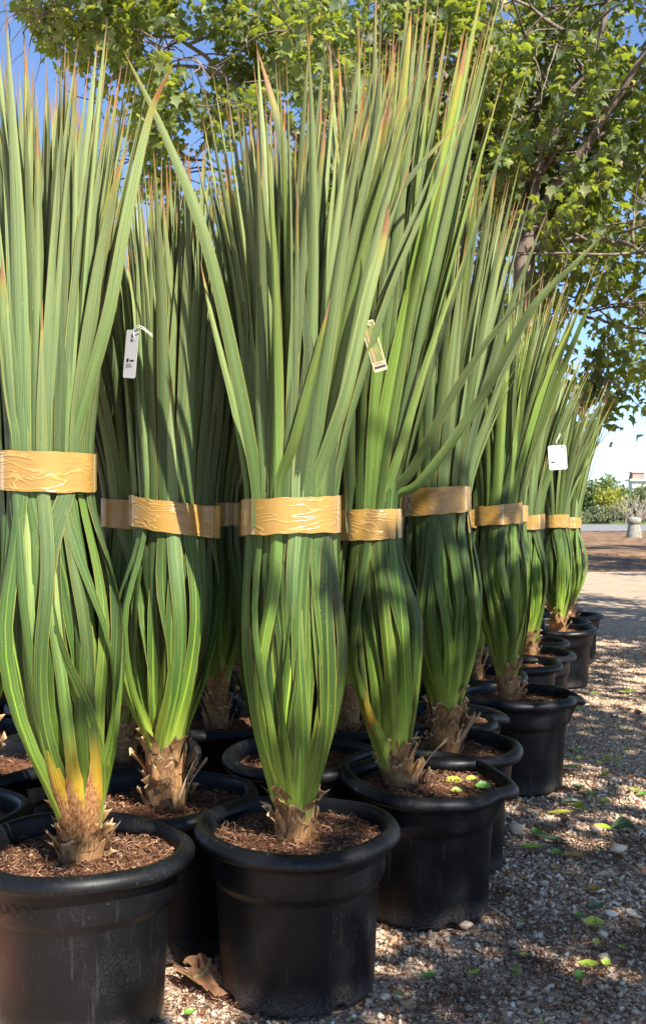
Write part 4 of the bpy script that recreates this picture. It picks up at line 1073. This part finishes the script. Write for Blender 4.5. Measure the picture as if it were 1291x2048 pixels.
def L_(*pts): return [px(x, y, z) for x, y, z in pts]
def above(lines):                 # foliage is kept above a lower hem given in pixels, with some ragged noise
    xs = [a for a, b in lines]; ys = [b for a, b in lines]
    def f(p):
        if p[1] < 1: return True
        X_ = 645.5 + F * p[0] / p[1]; Y_ = 1024 - F * (p[2] - CAM_H) / p[1]
        return Y_ < np.interp(X_, xs, ys) + 55 * mnoise.noise((p[0] * 1.3, p[1] * 1.3, p[2] * 1.3))
    return f
def gaps(p, t): return mnoise.noise((p[0] * 1.5, p[1] * 0.8, p[2] * 1.5)) > t
LIMB = [(1045, 470), (1140, 190), (1200, 60), (1045, 480), (1130, 350), (1215, 230), (1300, 90), (1150, 330), (1240, 180), (1320, 40), (1060, 250), (1100, 80), (960, 300), (880, 120)]
LSEG = [((1045, 520), (1080, 330)), ((1080, 330), (1140, 190)), ((1140, 190), (1200, 60)), ((1048, 480), (1130, 350)), ((1130, 350), (1215, 230)), ((1215, 230), (1300, 90)), ((1060, 250), (1100, 80)), ((960, 300), (880, 120))]
def near_limb(p):
    X_ = 645.5 + F * p[0] / p[1]; Y_ = 1024 - F * (p[2] - CAM_H) / p[1]
    for (a, b), (c, d) in LSEG:
        t = max(0, min(1, ((X_ - a) * (c - a) + (Y_ - b) * (d - b)) / ((c - a) ** 2 + (d - b) ** 2)))
        if math.hypot(X_ - a - t * (c - a), Y_ - b - t * (d - b)) < 26: return True
    return False
def sparse(p): return not (p[1] < 9.75 and near_limb(p) and mnoise.noise((p[0] * 3, p[1] * 3, p[2] * 3)) > -0.22)
# main tree behind the block
fork = px(1045, 470, 9.6)
hem = above([(-600, -250), (0, -20), (60, 60), (150, 170), (250, 230), (330, 640), (500, 760), (900, 800), (1150, 850), (1230, 885), (1291, 890), (1500, 800)])
limbs = [(L_((1045, 470, 9.6), (1080, 330, 9.6), (1140, 190, 9.4), (1200, 60, 9.3), (1240, -120, 9.2)), 0.06),
         (L_((1048, 480, 9.6), (1130, 350, 9.4), (1215, 230, 9.1), (1300, 90, 8.9), (1400, -60, 8.6)), 0.055),
         (L_((1045, 470, 9.6), (1150, 330, 9.7), (1240, 180, 9.9), (1320, 40, 10)), 0.045),
         (L_((1045, 480, 9.6), (1060, 250, 9.9), (1100, 80, 10.0), (1110, -120, 10)), 0.055),
         (L_((1040, 480, 9.6), (960, 300, 9.9), (880, 120, 10), (820, -60, 10)), 0.05),
         (L_((1040, 490, 9.6), (900, 420, 9.4), (760, 330, 9.2), (620, 220, 9.0)), 0.04),
         (L_((1050, 500, 9.6), (1180, 480, 9.2), (1280, 500, 8.9), (1380, 520, 8.6)), 0.035),
         (L_((1045, 520, 9.6), (1120, 600, 9.9), (1200, 640, 10.1), (1290, 660, 10.3)), 0.03)]
r_, n_ = plane_tree('plane_tree', 'large plane tree with forked brown limbs rising behind the right half of the plants', (1.93, 9.7, 0), limbs, lambda p: hem(p) and sparse(p) and gaps(p, -0.34) and (p[1] > 9.35 or mnoise.noise((p[0] * 0.9, p[1], p[2] * 0.9)) > 0.12), 21000, 0.105, 31, k_obj=290, fork=fork, per=9, sub=8)
# second tree, left and further back
fork = px(720, 420, 12.0)
limbs = [(L_((720, 420, 12), (690, 250, 11.8), (640, 80, 11.6), (630, -120, 11.5)), 0.06), (L_((720, 420, 12), (760, 200, 12), (765, 0, 12), (760, -200, 12)), 0.055),
         (L_((720, 420, 12), (600, 280, 11.5), (450, 150, 11), (300, 30, 10.6)), 0.05), (L_((720, 430, 12), (560, 380, 11.8), (420, 330, 11.6), (300, 280, 11.4)), 0.03),
         (L_((600, 280, 11.5), (480, 60, 11.2), (400, -100, 11.0)), 0.035), (L_((450, 150, 11), (300, 120, 10.8), (180, 60, 10.6), (80, 30, 10.5)), 0.022), (L_((720, 430, 12), (850, 300, 12.2), (930, 160, 12.3), (960, 0, 12.4)), 0.045),
         (L_((300, 30, 10.6), (220, -20, 10.4), (130, -40, 10.2), (40, -60, 10.0)), 0.02)]
plane_tree('plane_tree', 'second plane tree further back, thin grey branches crossing the blue sky at upper left', (0.45, 12.0, 0), limbs, lambda p: hem(p) and gaps(p, -0.04), 11500, 0.108, 53, k_obj=250, fork=fork, per=8, sub=7, branch_len=1.35)
# tree right of the camera, throws the shade on the gravel and the pots
SH = []
def shade_ok(p):                   # the crown stays clear of the view and of the sun's path to the plant tops
    if p[1] > 0.5 and abs(p[0]) / p[1] < 0.40 and (p[2] - CAM_H) / p[1] < 0.6 and p[1] < 8: return False
    if p[2] < 2.6: return False
    if p[1] > 5.5: return True
    gxx, gyy = p[0] - SUN.x / SUN.z * p[2], p[1] - SUN.y / SUN.z * p[2]      # where this leaf's shadow meets the ground
    e = gxx - (0.54 + 0.34 * (gyy - 2.88))
    if e > -1.27: return True
    return mnoise.noise((p[0] * 2.3, p[1] * 2.3, p[2] * 2.3)) > 0.25 + 0.25 * min(1, (-1.27 - e) / 0.5)
plane_tree('plane_tree', 'plane tree beside the camera on the right, its crown shading the gravel', (4.6, -0.6, 0),
           [([(4.6, -.6, 3.0), (4.0, -.4, 3.6), (3.0, 0.2, 4.0), (2.2, .8, 4.2)], .06), ([(4.6, -.6, 3.0), (4.3, .6, 3.7), (3.9, 1.8, 4.1), (3.5, 3.0, 4.2)], .06), ([(4.6, -.6, 3), (3.9, -1.2, 3.9), (3.2, -1.8, 4.5), (2.4, -2.0, 4.8)], .05), ([(4.6, -.6, 3), (4.1, -1.6, 3.7), (3.4, -2.8, 4.2), (2.8, -3.6, 4.6)], .05), ([(4.6, -.6, 3), (3.7, -.9, 3.5), (3.0, -1.0, 3.7), (2.5, -.9, 3.8)], .04),
            ([(4.6, -.6, 3), (5.0, .8, 4.2), (5.2, 2.2, 4.8), (5.0, 3.6, 5.0)], .05), ([(4.6, -.6, 3), (4.8, -.4, 4.4), (4.6, 0, 5.6)], .06), ([(4.3, .6, 3.7), (3.4, 1.0, 3.9), (2.7, 1.5, 3.9)], .03), ([(4.6, -.6, 3), (5.6, -.8, 4.2), (6.6, -.4, 4.8)], .05)],
           shade_ok, 6600, 0.14, 71, fork=(4.6, -.6, 3.0), per=7, sub=6, branch_len=1.2)
plane_tree('plane_tree', 'plane tree outside the right edge of the picture, leaves hanging low into view', (6.3, 6.3, 0),
           [([(6.3, 6.3, 2.8), (5.4, 6.6, 3.6), (4.4, 7.0, 4.0), (3.6, 7.4, 4.1)], .06), ([(6.3, 6.3, 2.8), (5.6, 5.4, 3.7), (4.9, 4.6, 4.2), (4.2, 3.9, 4.4)], .06), ([(6.3, 6.3, 2.8), (6.2, 7.6, 3.8), (5.8, 8.8, 4.3), (5.2, 10.0, 4.3)], .06),
            ([(6.3, 6.3, 2.8), (6.6, 6.1, 4.4), (6.5, 6.5, 6.0)], .06), ([(5.4, 6.6, 3.6), (4.9, 7.8, 4.0), (4.3, 8.8, 4.0)], .03), ([(6.3, 6.3, 2.8), (7.4, 5.8, 4), (8.3, 5.6, 4.6)], .05)],
           lambda p: shade_ok(p) and hem(p) and sparse(p), 14000, 0.11, 83, fork=(6.3, 6.3, 2.8), per=8, sub=6, branch_len=1.3)

src = bpy.data.objects['plane_tree.003']
for (x, y, rz, lab) in [(9.6, 17.5, 0.4, 'plane tree further along the yard, outside the picture on the right'), (12.6, 25.5, 2.0, 'plane tree by the mulch bank, outside the picture on the right'), (17.5, 36.5, 3.3, 'plane tree near the road, outside the picture on the right'), (21.0, 45.0, 1.3, 'farthest plane tree near the road, outside the picture on the right')]:
    c = copy_tree(src); c.location = (x, y, 0); c.rotation_euler = (0, 0, rz); c['label'] = lab

# ------------------------------------------------------------------ beyond the nursery yard
def mat_simple_noise(name, a, b, scale, rough=0.9, bump=0.02):
    s = NT(name); P = s.n('ShaderNodeNewGeometry').outputs['Position']; n = s.noise(P, scale, 5, 0.65)
    return s.pbr(s.ramp(n, [(0.35, a), (0.65, b)]), rough, s.bump(n, 0.6, bump), 0.2)
# mulch bank
gx = np.linspace(2, 60, 80); gy = np.linspace(19, 56, 60)
X, Y = np.meshgrid(gx, gy)
H = np.array([[0.004 + max(0, min(1, (b - 19) / 5) * min(1, (56 - b) / 3)) * max(0, 0.10 + 0.13 * mnoise.noise((a * 0.35, b * 0.22, 2)) + 0.05 * mnoise.noise((a * 1.4, b * 1.1, 2))) for a in gx] for b in gy])
o = obj('mulch_bank', mesh_np('mulch_bank', np.stack([X, Y, H], -1).reshape(-1, 3), grid_faces(60, 80)), mat_simple_noise('mulch', (0.07, 0.038, 0.022), (0.27, 0.165, 0.095), 3.0, 0.95, 0.05)); tag(o, kind='structure')
s = NT('pale_asphalt'); P = s.n('ShaderNodeNewGeometry').outputs['Position']; n = s.noise(P, 0.8, 4)
road_m = s.pbr(s.ramp(n, [(0.3, (0.15, 0.15, 0.155)), (0.7, (0.20, 0.198, 0.20))]), 0.85, None, 0.3)
o = obj('road', mesh_np('road', np.array([[-60, 58, .03], [200, 58, .03], [200, 88, .03], [-60, 88, .03]], float), np.array([[0, 1, 2, 3]])), road_m); tag(o, kind='structure')
b = Bag()
for (y0, y1) in [(62, 62.4), (84, 84.4)]: b.add(np.array([[-60, y0, .036], [200, y0, .036], [200, y1, .036], [-60, y1, .036]], float), [[0, 1, 2, 3]])
o = obj('road_marking', b.mesh('road_marking'), mat_plain('road_paint', (0.4, 0.4, 0.4), 0.7)); tag(o, kind='structure')
o = obj('grass_verge', mesh_np('grass_verge', np.array([[-60, 88, .034], [200, 88, .034], [200, 260, .034], [-60, 260, .034]], float), np.array([[0, 1, 2, 3]])), mat_simple_noise('verge_grass', (0.06, 0.11, 0.02), (0.16, 0.19, 0.05), 0.7)); tag(o, kind='structure')
# concrete marker post on the bank
p = gp(1267, 1081)
r0 = [(0.33, 0), (0.33, 0.04), (0.27, 0.34), (0.25, 0.46), (0.232, 0.58), (0.215, 0.60), (0.265, 0.63), (0.28, 0.74), (0.26, 0.83), (0.14, 0.88), (0.0, 0.89)]
th = np.linspace(0, 2 * math.pi, 16, endpoint=False)
V = np.array([(r * math.cos(a), r * math.sin(a), z) for r, z in r0 for a in th])
root = empty('concrete_post', (p[0], p[1], 0.05))
obj('post_body', mesh_np('post_body', V[:16 * 6], grid_faces(6, 16, True)), mat_simple_noise('old_concrete', (0.17, 0.165, 0.14), (0.28, 0.27, 0.23), 8), root)
obj('post_cap', mesh_np('post_cap', V[16 * 5:], grid_faces(6, 16, True)), bpy.data.materials['old_concrete'], root)
tag(root, 'stubby pale concrete post standing on the mulch bank by the road', 'post')

def bush(label, c, rx, ry, h, n, size, stops, seed, cat='bush', name='bush', trunk=True, holes=0.0):
    rng = np.random.default_rng(seed); root = empty(name, (c[0], c[1], 0))
    k = max(8, n // 90); cl = rng.normal(0, 1, (k, 3)); cl /= np.linalg.norm(cl, axis=1)[:, None]; cl *= rng.random((k, 1)) ** 0.4
    cl = cl * np.array([rx, ry, h * 0.46]) * 0.85 + np.array([0, 0, h * 0.54])
    pos = cl[rng.integers(0, k, n)] + rng.normal(0, 1, (n, 3)) * np.array([rx, ry, h * 0.5]) * 0.17
    pos[:, 2] = np.clip(pos[:, 2], 0.05, None)
    m = mat_treeleaf('foliage_' + name + str(seed), stops, 0.3)
    V, Fc, uv, rd = leaf_cloud(pos, size, rng); o = obj('foliage', mesh_np('foliage', V, Fc, uv, rd), m, root); o['kind'] = 'stuff'
    if trunk:
        b = Bag()
        for i in range(7):
            q = cl[rng.integers(0, k)]; V, Fc = tube(resample([(rng.normal(0, .1), rng.normal(0, .1), 0), q * np.array([.4, .4, .6]), q], 8), np.linspace(0.10, 0.02, 8), 6); b.add(V, Fc)
        obj('trunk', b.mesh('trunk'), M['bark'], root)
    tag(root, label, cat); return root
G1 = [(0.0, (0.035, 0.06, 0.022)), (0.5, (0.065, 0.095, 0.033)), (1.0, (0.12, 0.15, 0.05))]
G2 = [(0.0, (0.10, 0.15, 0.06)), (0.5, (0.16, 0.21, 0.09)), (1.0, (0.25, 0.29, 0.13))]
YL = [(0.0, (0.14, 0.15, 0.02)), (0.5, (0.30, 0.28, 0.03)), (1.0, (0.48, 0.42, 0.05))]
GR = [(0.0, (0.10, 0.11, 0.07)), (0.5, (0.18, 0.19, 0.13)), (1.0, (0.28, 0.28, 0.20))]
def bx(x, Z): return ((x - 645.5) / F * Z, Z)
bush('dark olive tree beyond the road, directly right of the last plant', bx(1193, 100), 2.3, 2.4, 5.0, 2600, 0.34, G1, 1, 'tree', 'olive_tree')
bush('yellow flowering shrub beyond the road', bx(1214, 95), 1.5, 1.3, 3.5, 2000, 0.24, YL, 2, 'shrub', 'shrub')
bush('pale feathery tree behind the yellow shrub', bx(1226, 118), 2.6, 2.4, 5.3, 2200, 0.36, G2, 3, 'tree', 'feathery_tree')
bush('grey-green low shrub at the roadside', bx(1200, 92), 2.2, 1.0, 1.7, 1500, 0.22, GR, 4, 'shrub', 'shrub')
bush('dense mid green tree at the right edge beyond the road', bx(1280, 105), 2.6, 2.2, 3.9, 2800, 0.34, G1, 5, 'tree', 'roadside_tree')
bush('light green bush between the yellow shrub and the right-hand tree', bx(1248, 104), 1.8, 1.5, 2.9, 1500, 0.3, G2, 6, 'shrub', 'shrub')
bush('large dark tree far behind the tower, past the right edge', bx(1340, 112), 3.5, 3, 5.2, 2200, 0.4, G1, 7, 'tree', 'roadside_tree')
bush('green tree beyond the road hidden behind the last plants', bx(1140, 110), 4, 3, 5, 2000, 0.4, G1, 8, 'tree', 'roadside_tree')
o = empty('far_woods', (0, 0, 0)); bpy.data.objects.remove(o)
rng = np.random.default_rng(9)
nW = 16000
x = rng.uniform(-70, 90, nW); y = rng.uniform(135, 165, nW); top = 3.2 + 1.8 * np.array([mnoise.noise((a * 0.11, 0, 7)) for a in x])
pos = np.stack([x, y, top * rng.random(nW) ** 0.6], -1)
V, Fc, uv, rd = leaf_cloud(pos, 1.0, rng)
o = obj('far_woods', mesh_np('far_woods', V, Fc, uv, rd), mat_treeleaf('far_foliage', G1, 0.3)); tag(o, 'far belt of low woodland along the horizon', 'woods', kind='stuff')
# bare twiggy shrub
root = empty('bare_shrub', (*bx(1272, 90), 0)); b = Bag(); rng = np.random.default_rng(33)
for i in range(22):
    d = np.array([rng.normal(0, .55), rng.normal(0, .4), 1.0]); G = grow((rng.normal(0, .15), rng.normal(0, .15), 0), d, rng.uniform(1.6, 3.0), 0, rng, 9, .12)
    V, Fc = tube(G, np.linspace(0.035, 0.010, 9), 5); b.add(V, Fc)
    for j in range(5):
        G2_ = grow(G[rng.integers(2, 8)], d + rng.normal(0, .7, 3), rng.uniform(.4, 1.1), 0, rng, 6, .2); V, Fc = tube(G2_, np.linspace(0.018, 0.007, 6), 4); b.add(V, Fc)
obj('branches', b.mesh('branches'), mat_plain('bare_twigs', (0.40, 0.32, 0.28), 0.8), root); tag(root, 'leafless twiggy shrub behind the concrete post, across the road', 'shrub')
# fence posts
for i, (xx, lab) in enumerate([(1228, 'thin fence post left of the light green bush across the road'), (1245, 'thin fence post in front of the light green bush across the road')]):
    V, Fc = tube([(0, 0, 0), (0, 0, 1.0), (0, 0, 2.2)], 0.05, 8); o = obj('fence_post', mesh_np('fence_post', V, Fc), M['bark'], None, (*bx(xx, 91), 0)); tag(o, lab, 'post', 'fence posts across the road')
# tower with a flared roof deck and railing
cx, cy = bx(1272, 190)
wall = mat_simple_noise('tower_render', (0.55, 0.53, 0.52), (0.68, 0.66, 0.65), 0.6); brick = mat_simple_noise('tower_brick', (0.22, 0.14, 0.12), (0.34, 0.22, 0.18), 1.0)
def boxm(name, x0, x1, y0, y1, z0, z1, x0t=None, x1t=None, y0t=None, y1t=None):
    x0t = x0 if x0t is None else x0t; x1t = x1 if x1t is None else x1t; y0t = y0 if y0t is None else y0t; y1t = y1 if y1t is None else y1t
    V = np.array([[x0, y0, z0], [x1, y0, z0], [x1, y1, z0], [x0, y1, z0], [x0t, y0t, z1], [x1t, y0t, z1], [x1t, y1t, z1], [x0t, y1t, z1]], float)
    return mesh_np(name, V, np.array([[0, 3, 2, 1], [4, 5, 6, 7], [0, 1, 5, 4], [1, 2, 6, 5], [2, 3, 7, 6], [3, 0, 4, 7]]), smooth=False)
tw = empty('tower', (cx, cy, 0))
obj('wall', boxm('wall', -1.25, 1.25, -1.25, 1.25, 0, 7.0), wall, tw)
obj('deck', boxm('deck', -1.75, 1.75, -1.75, 1.75, 7.0, 7.35), wall, tw)
obj('top_room', boxm('top_room', -1.2, 1.2, -1.2, 1.2, 7.35, 8.6, -1.05, 1.05, -1.05, 1.05), brick, tw)
obj('top_slab', boxm('top_slab', -1.3, 1.3, -1.3, 1.3, 8.6, 8.75), wall, tw)
for sx in (-1.2, 0, 1.2):
    V, Fc = tube([(sx, -1.2, 8.75), (sx, -1.2, 9.4), (sx, -1.2, 9.9)], 0.05, 6); obj('railing_post', mesh_np('railing_post', V, Fc), M['bark'], tw)
V, Fc = tube([(-2.2, -1.2, 9.9), (0, -1.2, 9.9), (1.3, -1.2, 9.9)], 0.06, 6); obj('railing', mesh_np('railing', V, Fc), M['bark'], tw)
for sx in (-0.6, 0.6): obj('window', boxm('window', sx - .28, sx + .28, -1.27, -1.2, 4.6, 5.6), mat_plain('dark_glass', (0.05, 0.06, 0.07), 0.2), tw)
tag(tw, 'pale square tower with a brick top room and railing, far off at the right edge', 'tower')
